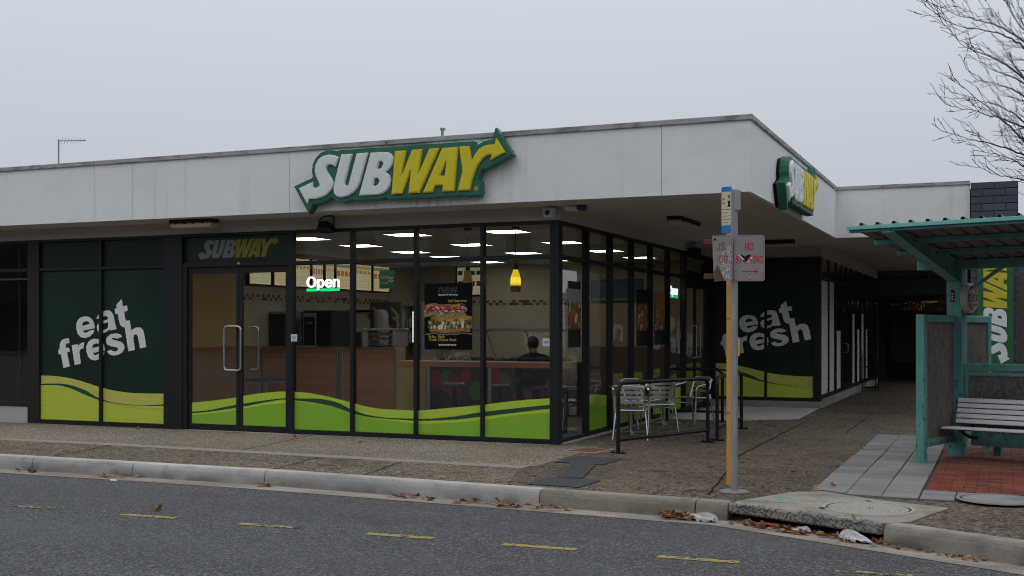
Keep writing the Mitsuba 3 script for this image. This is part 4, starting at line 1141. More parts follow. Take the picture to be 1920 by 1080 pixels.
part(k, 'side_door', cb(-6.58, -6.28, 4.27, 4.3, 1.2, 1.90, .01), 'black_paint')
k = thing('drink_dispenser', 'pale drink and sauce cabinet behind the middle of the timber counter', 'cabinet')
part(k, 'frame', cat(cb(-6.57, -6.53, 5.3, 5.4, 1.2, 1.97), cb(-5.99, -5.95, 5.3, 5.4, 1.2, 1.97), cb(-6.53, -5.99, 5.3, 5.4, 1.93, 1.97)), 'black_paint')
part(k, 'panel', bx(-6.53, -5.99, 5.36, 5.4, 1.55, 1.93), mat('menu_cream', (0.45, 0.42, 0.32), 0.6))
part(k, 'hood', cb(-6.53, -6.12, 5.2, 5.36, 1.2, 1.54), 'stainless')
part(k, 'label_print', bx(-6.08, -6.01, 5.35, 5.36, 1.78, 1.90), 'food_red')
k = thing('heated_display', 'grey heated display shelf unit on the end of the timber counter', 'display unit')
part(k, 'frame', cat(cb(-5.28, -5.18, 3.78, 4.2, 1.263, 1.56), cb(-4.66, -4.56, 3.78, 4.2, 1.263, 1.56), cb(-5.30, -4.54, 3.77, 4.22, 1.56, 1.60)), 'grey_plastic')
for z_ in (1.30, 1.385, 1.47):
    part(k, 'shelf', bx(-5.18, -4.66, 3.80, 4.2, z_, z_ + .02), 'stainless')
part(k, 'goods', cat([cb(-5.15 + i * .12, -5.05 + i * .12, 3.85, 3.95, 1.49, 1.53, .01) for i in range(4)] + [cb(-5.12 + i * .13, -5.03 + i * .13, 3.85, 3.95, 1.405, 1.44, .01) for i in range(3)]), 'food_bread')
k = thing('wall_graphic', 'dark panel with a cream looping flourish behind the counter', 'wall panel')
part(k, 'board', bx(-6.66, -5.94, 6.46, 6.54, 0.6, 2.15), mat('graphic_brown', (0.085, 0.075, 0.06), 0.7))
cur = [arc([(-6.47, 6.45, 2.07), (-6.33, 6.45, 1.95), (-6.25, 6.45, 1.78), (-6.36, 6.45, 1.85), (-6.45, 6.45, 1.97), (-6.40, 6.45, 2.0)], .06), arc([(-6.46, 6.45, 1.95), (-6.36, 6.45, 1.83), (-6.2, 6.45, 1.75), (-6.0, 6.45, 1.66)], .1), arc([(-6.47, 6.45, 1.50), (-6.43, 6.45, 1.70), (-6.34, 6.45, 1.80)], .1), arc([(-6.0, 6.45, 2.05), (-5.86, 6.45, 1.96), (-5.80, 6.45, 1.85), (-5.88, 6.45, 1.86)], .06), arc([(-5.95, 6.45, 1.86), (-5.80, 6.45, 1.78), (-5.83, 6.45, 1.60)], .08)]
part(k, 'flourish', cat([(lambda t: (t[0] * [1, 0.15, 1] + [0, 6.45 * 0.85, 0], t[1]))(tube(c_ * [.9, 1, 1] + [-.76, 0, -.03], .030, 8)) for c_ in cur]), mat('flourish_cream', (0.40, 0.36, 0.26), 0.7))
k = thing('coffee_urn', 'grey metal drink urn in front of the looping flourish panel', 'urn')
part(k, 'body', lathe([(.15, 1.25), (.155, 1.55), (.15, 1.90), (.11, 1.98), (.001, 2.0)][::-1], 20, (-6.22, 6.15, 0)), 'grey_plastic', smooth=40)
k = thing('drink_fridge', 'glass door drinks fridge with a bright strip light', 'fridge')
part(k, 'cabinet', cat(cb(-6.76, -6.70, 7.9, 8.6, 0.1, 2.2), cb(-6.22, -6.16, 7.9, 8.6, 0.1, 2.2), cb(-6.70, -6.22, 7.9, 8.6, 2.1, 2.2), bx(-6.70, -6.22, 8.5, 8.6, .1, 2.1), bx(-6.70, -6.22, 7.9, 8.5, .1, .3)), 'grey_plastic')
part(k, 'strip_light', bx(-6.44, -6.40, 7.95, 7.98, 1.3, 1.98), 'print_white', **glow('', (1.3, 1.35, 1.2)))
for z_ in (1.28, 1.62):
    part(k, 'shelf', bx(-6.69, -6.23, 8.0, 8.5, z_, z_ + .015), 'stainless')
bt = [lathe([(.03, 0), (.03, .15), (.012, .21), (.012, .25), (.001, .25)][::-1], 8, (-6.66 + i * .075, 8.1, z_)) for i in range(6) for z_ in (1.295, 1.635)]
part(k, 'bottle', cat(bt), mat('bottle', (0.20, 0.23, 0.21), 0.3), kind='stuff')

# glazed sandwich counter
mat('post_dull', (.12, .11, .10), .5)
k = thing('sandwich_counter', 'glass fronted sandwich counter with slanted glass behind the window bar', 'counter')
mat('tub_green', (.03, .06, .025), .6); mat('tub_red', (.09, .03, .025), .6); mat('tub_brown', (.10, .075, .05), .6)
part(k, 'carcass', bx(-4.40, -1.5, 4.75, 5.6, 0.05, 0.95), mat('counter_dark', (0.05, 0.022, 0.018), 0.5))
part(k, 'worktop', cb(-4.40, -1.5, 4.70, 5.65, 0.95, 1.0), 'post_dull')
part(k, 'canopy', cb(-4.40, -1.9, 5.0, 5.5, 1.55, 1.60), 'stainless')
part(k, 'sneeze_guard', (np.array([[-4.38, 4.75, 1.0], [-1.6, 4.75, 1.0], [-1.95, 5.05, 1.55], [-4.38, 5.05, 1.55]]), np.array([[0, 1, 2], [0, 2, 3]])), 'counter_glass')
for x_ in (-4.36, -4.25, -3.35, -2.55, -1.95):
    part(k, 'post', tube([(x_ + .35, 4.74, 1.0), (x_, 5.04, 1.56)], .016, 8), 'post_dull')
part(k, 'strip_light', bx(-4.2, -4.1, 5.0, 5.03, 1.52, 1.54), 'print_white', **glow('', (1.6, 1.5, 1.0)))
for i in range(14):
    x_ = -4.3 + i * .19
    part(k, 'food_tub', cat([cb(x_ + .01 + .05 * a_, x_ + .06 + .05 * a_, 4.95 + .1 * b_, 5.05 + .1 * b_, 1.0, 1.03 + .04 * random.random(), .01) for a_ in range(3) for b_ in range(3)]), ('tub_green', 'tub_red', 'tub_brown', 'tub_green')[i % 4])
# produce picture on its front: big tomatoes, capsicums and leaves printed on dark panels
k = thing('produce_mural', 'printed panel of red tomatoes and green leaves on the counter front below the bar', 'mural')
part(k, 'board', bx(-4.38, -1.6, 4.70, 4.745, 0.12, 0.93), mat('mural_dark', (0.035, 0.02, 0.018), 0.5))
rr = random.Random(5)
for i in range(13):
    cx_, cz_, w_ = -4.25 + i * .21 + rr.uniform(-.05, .05), rr.uniform(.35, .72), rr.uniform(.10, .15)
    el = Polygon([(cx_ + w_ * math.cos(t) * (1 + .12 * math.cos(3 * t + i)), cz_ + w_ * 1.5 * math.sin(t)) for t in np.linspace(0, 6.28, 22)[:-1]]).intersection(sbox(-4.38, .12, -1.6, .93))
    part(k, 'produce', front(ext(el, .002), 0, 4.699 - .0004 * i, 0), mat(('tomato_red', 'leaf_green', 'capsicum')[i % 3], ((.20, .014, .02), (.05, .11, .035), (.17, .012, .035))[i % 3], .5) if i < 3 else ('tomato_red', 'leaf_green', 'capsicum')[i % 3])

# menu boards: lit faces with food pictures
def menu_board(y0, y1, lab, kind):
    k = thing('menu_board', lab, 'menu board', 'lit menu boards on the inner left wall')
    part(k, 'frame', cat(bx(-7.45, -7.40, y0, y0 + .03, 2.42, 3.0), bx(-7.45, -7.40, y1 - .03, y1, 2.42, 3.0), bx(-7.45, -7.40, y0, y1, 2.42, 2.445), bx(-7.48, -7.45, y0, y1, 2.42, 3.0)), 'black_paint')
    part(k, 'face', qs(-7.415, y0 + .03, y1 - .03, 2.445, 3.0), 'print_white', **glow('', (0.30, 0.235, 0.115) if kind else (0.27, 0.235, 0.125)))
    n_ = 4
    w_ = (y1 - y0 - .08) / n_
    part(k, 'food_picture', cat([qs(-7.411, y0 + .06 + i * w_, y0 + .02 + (i + 1) * w_, 2.72 if kind else 2.80, 2.83 if kind else 2.87) for i in range(n_)]), 'food_red', 'row of reddish food pictures', kind='stuff', **glow('', (0.19, 0.075, 0.035) if kind else (0.20, 0.12, 0.05)))
    part(k, 'heading_band', qs(-7.4105, y0 + .05, y1 - .05, 2.90, 2.97), 'food_green', **glow('', (0.09, 0.12, 0.05) if kind else (0.22, 0.15, 0.06)))
    part(k, 'print_lines', cat([bx(-7.414, -7.412, y0 + .05 + i * w_, y0 + .02 + (i + .75) * w_, z_, z_ + .008) for i in range(n_) for z_ in (2.50, 2.56, 2.63)]), 'menu_ink', kind='stuff')


for i, (y0, y1) in enumerate(((3.22, 3.98), (4.02, 4.72), (4.76, 5.35), (5.38, 5.85), (5.88, 6.28), (6.31, 7.02), (7.05, 7.85), (7.88, 8.68))):
    menu_board(y0, y1, f'{["first", "second", "third", "fourth", "fifth", "sixth", "seventh", "last"][i]} lit menu board from the street along the inner left wall', i % 2)
k = thing('menu_board', 'coloured menu poster on the back wall behind the amber lamp', 'menu board')
part(k, 'frame', bx(-6.34, -5.62, 9.95, 9.99, 2.36, 3.06), 'black_paint')
part(k, 'face', qf(-6.30, -5.66, 9.949, 2.40, 3.04), 'print_white', **glow('', (0.15, 0.14, 0.08)))
part(k, 'food_picture', cat([bx(-6.28 + i * .16, -6.16 + i * .16, 9.945, 9.948, 2.60, 2.72) for i in range(4)]), 'food_red')
part(k, 'food_picture', cat([bx(-6.28 + i * .16, -6.16 + i * .16, 9.945, 9.948, 2.86, 2.96) for i in range(4)]), 'food_green')
k = thing('wall_picture', 'long dark blue and green picture on the back wall', 'picture')
part(k, 'frame', bx(-2.95, -1.75, 9.93, 9.98, 2.20, 2.70), 'black_paint')
part(k, 'face', qf(-2.93, -1.77, 9.929, 2.30, 2.68), mat('picture_blue', (0.03, 0.05, 0.10), 0.5))
part(k, 'band', qf(-2.93, -1.77, 9.928, 2.22, 2.29), 'food_green')
k = thing('hanging_sign', 'green sign hanging from wires that tells customers where to order', 'sign')
part(k, 'board', put(cb(0, .33, -.01, .01, 0, .34, .004), (-5.05, 4.0, 2.34)), mat('order_green', (0.02, 0.13, 0.06), 0.5))
part(k, 'lettering', front(txt('Order', .055, .003), -5.03, 3.988, 2.52), 'grey_plastic')
part(k, 'lettering', front(txt('Here', .055, .003), -5.03, 3.988, 2.42), 'grey_plastic')
part(k, 'arrow_print', cat(bx(-4.86, -4.75, 3.986, 3.99, 2.51, 2.55), bx(-4.86, -4.75, 3.986, 3.99, 2.46, 2.49)), 'grey_plastic')
part(k, 'wire', cat(tube([(-5.0, 4, 2.68), (-5.0, 4, 3.09)], .004, 5), tube([(-4.78, 4, 2.68), (-4.78, 4, 3.09)], .004, 5)), 'black_paint')
# ================================================================== fittings on the awning
k = thing('flood_light', 'black floodlight on a bent bracket under the awning over the shop window', 'floodlight')
part(k, 'housing', put(cat(cb(-.115, .115, -.09, .05, -.055, .055, .012), cb(-.10, .10, .05, .075, -.045, .045, .01)), (-3.60, -0.16, 3.08), X, np.array([0, .9, -.43]), np.array([0, .43, .9])), 'black_paint')
part(k, 'bracket', tube(arc([(-3.73, -.12, 3.13), (-3.76, -.12, 3.20), (-3.66, -.12, 3.265), (-3.50, -.12, 3.265), (-3.50, -.12, 3.10)], .03), .010, 8), 'black_paint')
part(k, 'joint', tube([(-3.70, -.16, 3.155), (-3.58, -.16, 3.155)], .035, 12), 'black_paint')
k = thing('flood_light', 'small black floodlight hanging under the awning above the side door', 'floodlight')
part(k, 'housing', cb(0.05, 0.20, 7.0, 7.35, 3.02, 3.16, .012), 'black_paint')
part(k, 'bracket', cat(cb(.08, .10, 7.1, 7.15, 3.16, 3.277), cb(.14, .155, 7.1, 7.15, 3.16, 3.277)), 'grey_plastic')
k = thing('security_camera', 'small white boxed camera with a round dark lens above the corner column', 'camera')
m_ = cb(-.085, .085, -.06, .07, -.065, .065, .015)
part(k, 'housing', put((m_[0] * np.where(m_[0][:, 2:] < 0, [[.82, 1, 1]], [[1, 1, 1]]), m_[1]), (-.115, -.06, 3.185)), 'white_plastic')
part(k, 'lens', put(lathe([(.001, .012), (.02, .012), (.034, .004), (.036, 0)][::-1], 20), (-.12, -.125, 3.18), X, Z, -Y), mat('lens_dark', (.03, .04, .045), .2), smooth=40)
k = thing('wall_light', 'white and blue oval fitting on the bulkhead at the shop corner', 'light fitting')
part(k, 'body', put(cb(-.13, .05, -.07, .07, -.035, .035, .03), (.24, -.02, 3.235)), 'white_plastic')
part(k, 'cover', put(cb(.052, .17, -.068, .068, -.034, .038, .032), (.24, -.02, 3.235)), 'blue_plastic')
for (pos, ang, lab, L_) in (((-5.87, -.33, 3.277), 0, 'weathered batten light fitting on the soffit above the front door', .80), ((1.10, 2.55, 3.277), 90, 'old amber diffuser light fitting on the soffit beside the side windows', 1.25)):
    k = thing('batten_light', lab, 'light fitting', 'old light fittings under the awning')
    u_, v_ = rotz(math.radians(ang))
    part(k, 'base', put(cb(-L_ / 2, L_ / 2, -.11, .11, -.055, -.001, .012), pos, u_, v_, Z), 'frame_brown')
    part(k, 'diffuser', put(cb(-L_ / 2 + .02, L_ / 2 - .02, -.10, .10, -.125, -.0555, .03), pos, u_, v_, Z), 'diffuser')
    part(k, 'clip', put(cat([cb(-L_ / 2 + .12 + i * (L_ - .3) / 3, -L_ / 2 + .145 + i * (L_ - .3) / 3, -.115, .115, -.075, -.045, .004) for i in range(4)]), pos, u_, v_, Z), 'frame_brown')
k = thing('batten_light', 'dark tubular fitting on the soffit in front of the wing slogan board', 'light fitting', 'old light fittings under the awning')
part(k, 'base', cb(0.9, 2.0, 7.2, 7.35, 3.20, 3.276, .01), 'frame_brown')
part(k, 'diffuser', cb(0.93, 1.97, 7.215, 7.335, 3.15, 3.1995, .02), 'diffuser')

# brick pillar at the end of the awning
k = thing('brick_pillar', 'dark blue painted brick pillar at the end of the awning', 'pillar')
part(k, 'core', bx(5.085, 5.84, 7.165, 7.895, 0, 4.17), 'black_print')
h_, z_, r_ = 0.131, 0.0, 0
while z_ < 4.16:
    o = 0.0 if r_ % 2 else 0.19
    xs_ = [5.08] + [q for q in (5.08 + o, 5.08 + o + .385) if 5.10 < q < 5.82] + [5.846]
    zt_ = min(z_ + h_ - 0.010, 4.175)
    for a_, b_ in zip(xs_[:-1], xs_[1:]):
        d_ = random.uniform(-.002, .003)
        m_ = cb(a_ + .004, b_ - .004, 7.145 + d_, 7.24, z_, zt_, .005)
        part(k, 'brick', m_, 'brick_blue', uv=tone(m_, random.random()))
    m_ = cb(5.80, 5.853, 7.245, 7.895, z_, zt_, .005)
    part(k, 'brick', m_, 'brick_blue', uv=tone(m_, random.random()))
    z_ += h_; r_ += 1

# ================================================================== fences and outdoor tables
def rail_fence(p, q, lab, grp):
    p, q = np.array([*p, 0.]), np.array([*q, 0.])
    d_ = (q - p) / np.linalg.norm(q - p)
    k = thing('rail_fence', lab, 'fence', grp)
    part(k, 'hoop', tube(arc([p, p + [0, 0, .90], q + [0, 0, .90], q], .13, 7), .026, 12), 'black_paint', smooth=60)
    part(k, 'lower_rail', tube([p + [0, 0, .17], q + [0, 0, .17]], .022, 10), 'black_paint', smooth=60)
    for e in (p, q):
        n_ = np.array([-d_[1], d_[0], 0])
        part(k, 'base_plate', put(cb(-.10, .10, -.05, .05, 0.004, .016, .003), e, n_, -d_, Z), 'black_paint')
        part(k, 'bolt', cat([tube([e + n_ * s + [0, 0, .01], e + n_ * s + [0, 0, .032]], .01, 8) for s in (-.075, .075)]), 'black_paint')


rail_fence((1.062, -.66), (1.785, 1.20), 'black hoop fence nearest the street beside the metal chairs', 'black hoop fences around the outdoor tables')
rail_fence((1.845, 1.52), (1.762, 3.594), 'black hoop fence behind the orange post, edge on to the street', 'black hoop fences around the outdoor tables')
rail_fence((1.17, 4.88), (0.22, 4.78), 'black hoop fence at the far end of the outdoor tables', 'black hoop fences around the outdoor tables')


def chair(x, y, ang, lab):
    """an aluminium slat chair with arms; local +y is its front"""
    k = thing('metal_chair', lab, 'chair', 'aluminium slat chairs outside the shop')
    u_, v_ = rotz(math.radians(ang))
    P_ = lambda m: put(m, (x, y, 0), u_, v_, Z)
    s_ = .013
    for sx in (-1, 1):
        part(k, 'front_leg', P_(tube(arc([(sx * .27, .24, 0.006), (sx * .255, .19, .44), (sx * .27, .20, .64), (sx * .27, -.05, .67), (sx * .25, -.20, .74)], .09), s_, 10)), 'aluminium', smooth=60)
        part(k, 'rear_leg', P_(tube(arc([(sx * .25, -.26, 0.006), (sx * .21, -.19, .42), (sx * .20, -.20, .5)], .05), s_, 10)), 'aluminium', smooth=60)
    part(k, 'back_frame', P_(tube(arc([(-.19, -.12, .43), (-.20, -.20, .60), (-.19, -.25, .78), (.19, -.25, .78), (.20, -.20, .60), (.19, -.12, .43)], .07), s_, 10)), 'aluminium', smooth=60)
    part(k, 'seat_frame', P_(cat(tube(arc([(-.225, -.20, .43), (-.24, .21, .45), (.24, .21, .45), (.225, -.20, .43), (-.22, -.20, .43)], .06), s_, 8), tube([(-.25, .18, .36), (.25, .18, .36)], .009, 8))), 'aluminium', smooth=60)
    for i in range(4):
        z = .525 + i * .07; yo = -.185 - .02 * i
        pts = [(-.185 + .37 * t, yo - .025 * math.sin(math.pi * t), z) for t in np.linspace(0, 1, 7)]
        v0 = np.array([[p[0], p[1] - .002, p[2] + dz] for p in pts for dz in (0, .045)] + [[p[0], p[1] + .002, p[2] + dz] for p in pts for dz in (0, .045)])
        f0 = []
        for j in range(6):
            a_, b_, c_, d_ = 2 * j, 2 * j + 1, 2 * j + 3, 2 * j + 2
            f0 += [[a_, d_, c_], [a_, c_, b_], [14 + a_, 14 + c_, 14 + d_], [14 + a_, 14 + b_, 14 + c_]]
        part(k, 'back_slat', P_((v0, np.array(f0))), 'aluminium')
    for i in range(5):
        part(k, 'seat_slat', P_(cb(-.225, .225, -.17 + i * .075, -.115 + i * .075, .437 + .003 * i, .447 + .003 * i, .003)), 'aluminium')


chair(0.66, 1.22, 14, 'aluminium chair nearest the street, its back to the road')
chair(0.66, 2.62, 35, 'aluminium chair between the two outdoor tables')
chair(0.80, 4.30, 150, 'aluminium chair at the far table, facing the street')
chair(0.22, 3.15, -120, 'aluminium chair against the side window between the tables')


def cafe(x, y, lab):
    k = thing('outdoor_table', lab, 'table', 'pedestal tables outside the side windows')
    part(k, 'tabletop', lathe([(0.001, .725), (.30, .725), (.305, .735), (.31, .725), (.31, .70), (.29, .695), (.001, .695)][::-1], 36, (x, y, 0)), 'stainless', smooth=40)
    part(k, 'post', tube([(x, y, .05), (x, y, .70)], .03, 12), 'stainless', smooth=60)
    for i in range(4):
        a_ = math.radians(20 + 90 * i)
        part(k, 'foot', put(cat(cb(0, .27, -.025, .025, .03, .055, .008), cb(.24, .29, -.03, .03, .005, .035, .008)), (x, y, 0), *rotz(a_), Z), 'aluminium')


cafe(0.43, 1.95, 'round metal pedestal table nearest the street')
cafe(0.42, 3.85, 'round metal pedestal table farther from the street')

# wire rack by the wing
k = thing('wire_rack', 'empty black wire rack against the wing windows', 'rack')
rk = []
for (x_, y_) in ((2.30, 15.9), (2.62, 16.0), (2.30, 16.6), (2.62, 16.7)):
    part(k, 'leg', tube([(x_, y_, 0), (x_, y_, 0.98 if x_ < 2.4 else .80)], .013, 8), 'black_paint')
for z_ in (.08, .30, .62, .79):
    part(k, 'shelf', cat([tube([(2.30, 15.9 + i * .1, z_), (2.62, 16.0 + i * .1, z_)], .007, 6) for i in range(8)] + [tube([(2.30, 15.9, z_), (2.30, 16.6, z_)], .009, 6), tube([(2.62, 16.0, z_), (2.62, 16.7, z_)], .009, 6)]), 'black_paint')

# ================================================================== bus stop poles and signs
k = thing('sign_post', 'grey steel post standing on a concrete collar at the kerb', 'post')
SX, SYY = 3.188, -3.61
part(k, 'pole', tube([(SX, SYY, 0), (SX, SYY, 2.955)], .034, 16), 'galvanised', smooth=60)
part(k, 'footing', lathe([(.001, .020), (.13, .018), (.145, .004)][::-1], 20, (SX, SYY, 0)), 'lid_concrete')
part(k, 'slot_strip', cat([bx(SX + .033, SX + .037, SYY - .02, SYY - .0, 1.1 + i * .045, 1.125 + i * .045) for i in range(21)]), 'sign_plate', kind='stuff')
cu, cv = rotz(YAW + math.radians(-2))           # signs face across the road
k = thing('parking_sign', 'grey sign with red no stopping lettering and a sticker on the steel post', 'sign')
SW = lambda m: put(m, (SX + .155 * cu[0], SYY - .045 + .155 * cu[1], 2.286), cu, Z, -cv)
pl_ = sbox(-.15, -.225, .15, .225).buffer(-.03).buffer(.03)
part(k, 'plate', SW(ext(pl_, .004)), 'sign_plate')
part(k, 'border', SW(put(ext(pl_.buffer(-.008).difference(pl_.buffer(-.0125)), .001), (0, 0, .004))), 'red_print')
part(k, 'lettering', SW(put(txc('NO', .072, .0012, True, .082), (0, .075, .004))), 'red_print')
part(k, 'lettering', SW(put(txc('STOPPING', .070, .0012, True, .262), (0, -.050, .004))), 'red_print')
part(k, 'arrow', SW(put(cat(bx(-.075, .055, -.136, -.127, 0, .0012), ext(Polygon([(.055, -.148), (.092, -.1315), (.055, -.115)]), .0012)), (0, 0, .004))), 'red_print')
part(k, 'rivet', SW(cat([lathe([(.010, .004), (.008, .008), (.001, .009)], 12, (0, s, 0)) for s in (-.19, .185)])), 'steel')
part(k, 'sticker', SW(put(ext(Polygon([(-.105, .03), (-.07, .03), (-.045, .008), (-.01, .035), (.015, .03), (-.03, -.03), (-.055, -.035), (-.065, -.022)]), .001), (0, 0, .0052))), 'black_print')
part(k, 'sticker', SW(put(ext(Polygon([(-.03, -.045), (.0, -.02), (.018, .015), (.032, .0), (.005, -.012), (-.005, -.04)]), .001), (0, 0, .0062))), 'print_white')
part(k, 'sticker', SW(put(ext(Polygon([(-.11, .03), (-.095, .03), (-.045, -.02), (-.06, -.02)]), .001), (0, 0, .0062))), 'print_white')

mat('bracket_red', (.10, .028, .028), .6)
k = thing('bus_zone_sign', 'bent scratched grey sign with cut off red letters beside the steel post', 'sign')
BS = lambda m: put(m, (SX - .105 * cu[0], SYY - .048 - .105 * cu[1], 2.283), *[(lambda a_, b_: a_)(rotz(YAW - .25)[0], 0), Z, -rotz(YAW - .25)[1]])
bp = Polygon([(-.098, .222), (.085, .228), (.098, .215), (.098, -.20), (.085, -.216), (-.075, -.222), (-.088, -.1)])
part(k, 'plate', BS(ext(bp, .004)), 'sign_plate')
part(k, 'border', BS(put(cat(bx(.086, .090, -.20, .205, 0, .001), bx(-.09, .083, .212, .216, 0, .001)), (0, 0, .004))), 'red_faded')
sc_ = []
for i in range(95):
    x_, z_ = random.uniform(-.03, .084), random.uniform(-.20, .12)
    if x_ > -.02 - .25 * (z_ - .12) * .2 and z_ < .15 * (x_ + .02) / .1 + .02:
        a_ = random.uniform(0, 3.1)
        l_ = random.uniform(.008, .022)
        sc_.append(put(bx(-l_, l_, -.0012, .0012, 0, .0006), (x_, z_, .0044), *rotz(a_), Z))
part(k, 'scratch', BS(cat(sc_)), 'print_white', 'mesh of white scratches', kind='stuff')
for t_, z_ in (('JS', .078), ('OP', -.045)):
    part(k, 'lettering', BS(put(txc(t_, .072, .001, True, .085 if t_ == 'JS' else .095), (-.015 if t_ == 'JS' else .008, z_, .0052))), 'red_faded')
part(k, 'fold', BS(put(ext(Polygon([(-.075, -.216), (.02, -.216), (-.045, -.06), (-.08, -.13)]), .002), (0, 0, .0045))), 'rust')
part(k, 'rivet', BS(lathe([(.012, .004), (.009, .009), (.001, .010)], 12, (-.072, .185, 0))), 'black_paint')
for z_ in (2.455, 2.115):
    part(k, 'bracket', put(cb(-.30, -.05, .05, .09, -.026, .026, .004), (SX, SYY, z_), *rotz(YAW - .25), Z), 'bracket_red')

k = thing('bus_stop_totem', 'orange three sided bus stop post with pale panels and a blue topped blade', 'post')
TX, TY = 3.035, -3.07
tri = Polygon([(-.046, -.015), (.002, -.058), (.052, .010), (-.035, .045)])
tu, tv = rotz(YAW)
TQ = lambda m: put(m, (TX, TY, 0), tu, tv, Z)
for z0, z1 in ((0.0, 0.735), (0.745, 1.70), (1.71, 2.62)):
    part(k, 'section', TQ(put(ext(tri, z1 - z0), (0, 0, z0))), 'totem_orange')
mat('seam_rust', (.30, .12, .05), .6)
for z_ in (.733, 1.698):
    part(k, 'seam', TQ(put(ext(tri.buffer(.004), .012), (0, 0, z_))), 'seam_rust')
e0, e1 = np.array([.002, -.058]), np.array([.052, .010])
dn = (e1 - e0) / np.linalg.norm(e1 - e0)
fu = np.array([dn[0], dn[1], 0]); fn_ = np.array([dn[1], -dn[0], 0])
U_ = tu * fu[0] + tv * fu[1]; N_ = tu * fn_[0] + tv * fn_[1]
FO = lambda m: put(m, tuple(np.array([TX, TY, 0]) + tu * e0[0] + tv * e0[1]), U_, Z, N_)
part(k, 'timetable', FO(bx(.006, .080, .03, .70, .0, .002)), mat('panel_pale', (.45, .50, .46), .5), 'pale lower panel')
part(k, 'timetable', FO(bx(.006, .080, .78, 1.62, .0, .002)), mat('panel_grey', (.42, .44, .48), .5), 'grey timetable panel')
part(k, 'timetable', FO(bx(.006, .080, 1.74, 2.58, .0, .002)), mat('panel_green', (.40, .50, .36), .5), 'greenish upper panel')
part(k, 'print', FO(bx(.02, .08, .80, .84, .002, .003)), mat('panel_blue', (.25, .32, .45), .5))
part(k, 'print', FO(bx(.02, .08, 1.0, 1.2, .002, .003)), 'panel_blue')
part(k, 'call_box', TQ(put(ext(sbox(-.026, -.095, .026, .095).buffer(-.015).buffer(.015), .05), (.040, -.075, 1.41), X, Z, -Y)), 'yellow_button')
part(k, 'pole', TQ(tube([(-.01, 0, 2.62), (-.01, 0, 3.0)], .02, 12)), 'galvanised')
ba = math.radians(-38)
bu, bv = rotz(YAW + ba)
BL = lambda m: put(m, (TX - .035, TY - .03, 2.575), bu, Z, -bv)
bp = sbox(-.055, 0, .06, .475).buffer(-.012).buffer(.012)
part(k, 'blade', BL(ext(bp, .006)), 'cream_print')
part(k, 'blade_band', BL(put(ext(bp.intersection(sbox(-1, -1, 1, .082)), .001), (0, 0, .006))), 'blue_print', 'blue foot of the blade')
part(k, 'blade_band', BL(put(ext(bp.intersection(sbox(-1, .425, 1, 1)), .001), (0, 0, .006))), 'blue_print', 'blue head of the blade')
part(k, 'pictogram', BL(put(ext(Polygon([(.012, .27), (.048, .27), (.038, .30), (.048, .33), (.012, .33), (.022, .30)]), .001), (0, 0, .006))), 'black_print')
part(k, 'pictogram', BL(put(ext(Polygon([(.02, .36), (.045, .355), (.04, .39), (.015, .385)]).difference(Polygon([(.026, .365), (.038, .362), (.035, .38), (.022, .378)])), .001), (0, 0, .006))), 'black_print')
part(k, 'print', BL(put(cat([bx(-.045, .02 + .02 * (i % 3), .105 + i * .034, .112 + i * .034, 0, .001) for i in range(5)] + [bx(-.042, -.02, .30, .32, 0, .001), bx(-.042, -.02, .34, .36, 0, .001)]), (0, 0, .006))), mat('print_grey', (.16, .17, .22), .6))
part(k, 'back_plate', put(cb(-.005, .055, -.05, -.042, 2.755, 2.945, .002), (SX, SYY, 0), cu, cv, Z), 'grey_plastic')

# ================================================================== the bus shelter, turned with the bend of the kerb
k = thing('bus_shelter', 'teal steel bus shelter with a ribbed roof, scratched side panels and a silver slat bench', 'bus shelter')
SA = math.radians(18.7)
AX, BX = np.array([math.sin(SA), math.cos(SA), 0]), np.array([math.cos(SA), -math.sin(SA), 0])
SO = (4.725, -.447, 0)
SH = lambda m: put(m, SO, BX, AX, Z)      # local x runs along the shelter, y away from the road
part(k, 'side_post', SH(cb(-.05, .05, -.05, .05, 0, 1.765, .006)), 'teal_paint')
part(k, 'side_post', SH(cb(-.045, .045, 2.09, 2.19, 0, 1.765, .006)), 'teal_paint')
part(k, 'side_rail', SH(cat(cb(-.04, .04, .051, .96, 1.675, 1.763, .005), cb(-.04, .04, 1.15, 2.089, 1.675, 1.763, .005))), 'teal_paint')
part(k, 'side_rail', SH(cat(cb(-.035, .035, .051, .96, .20, .29, .005), cb(-.035, .035, 1.15, 2.089, .20, .29, .005))), 'teal_paint')
part(k, 'side_panel', SH(bx(-.012, .012, .052, .95, .285, 1.68)), 'scratched_sheet')
part(k, 'side_panel', SH(bx(-.012, .012, 1.16, 2.088, .285, 1.68)), 'scratched_sheet')
part(k, 'column', SH(cb(-.075, .115, .955, 1.145, 0, 2.50, .008)), 'teal_paint')
part(k, 'column_foot', SH(cb(-.085, .125, .945, 1.155, 0, .02, .004)), 'teal_paint')
part(k, 'number_plate', SH(bx(-.02, .025, .949, .954, 1.93, 2.08)), 'frame_brown')
part(k, 'plate_digits', SH(cat([bx(-.008, .012, .947, .949, 1.95 + i * .035, 1.97 + i * .035) for i in range(3)])), 'cream_print')
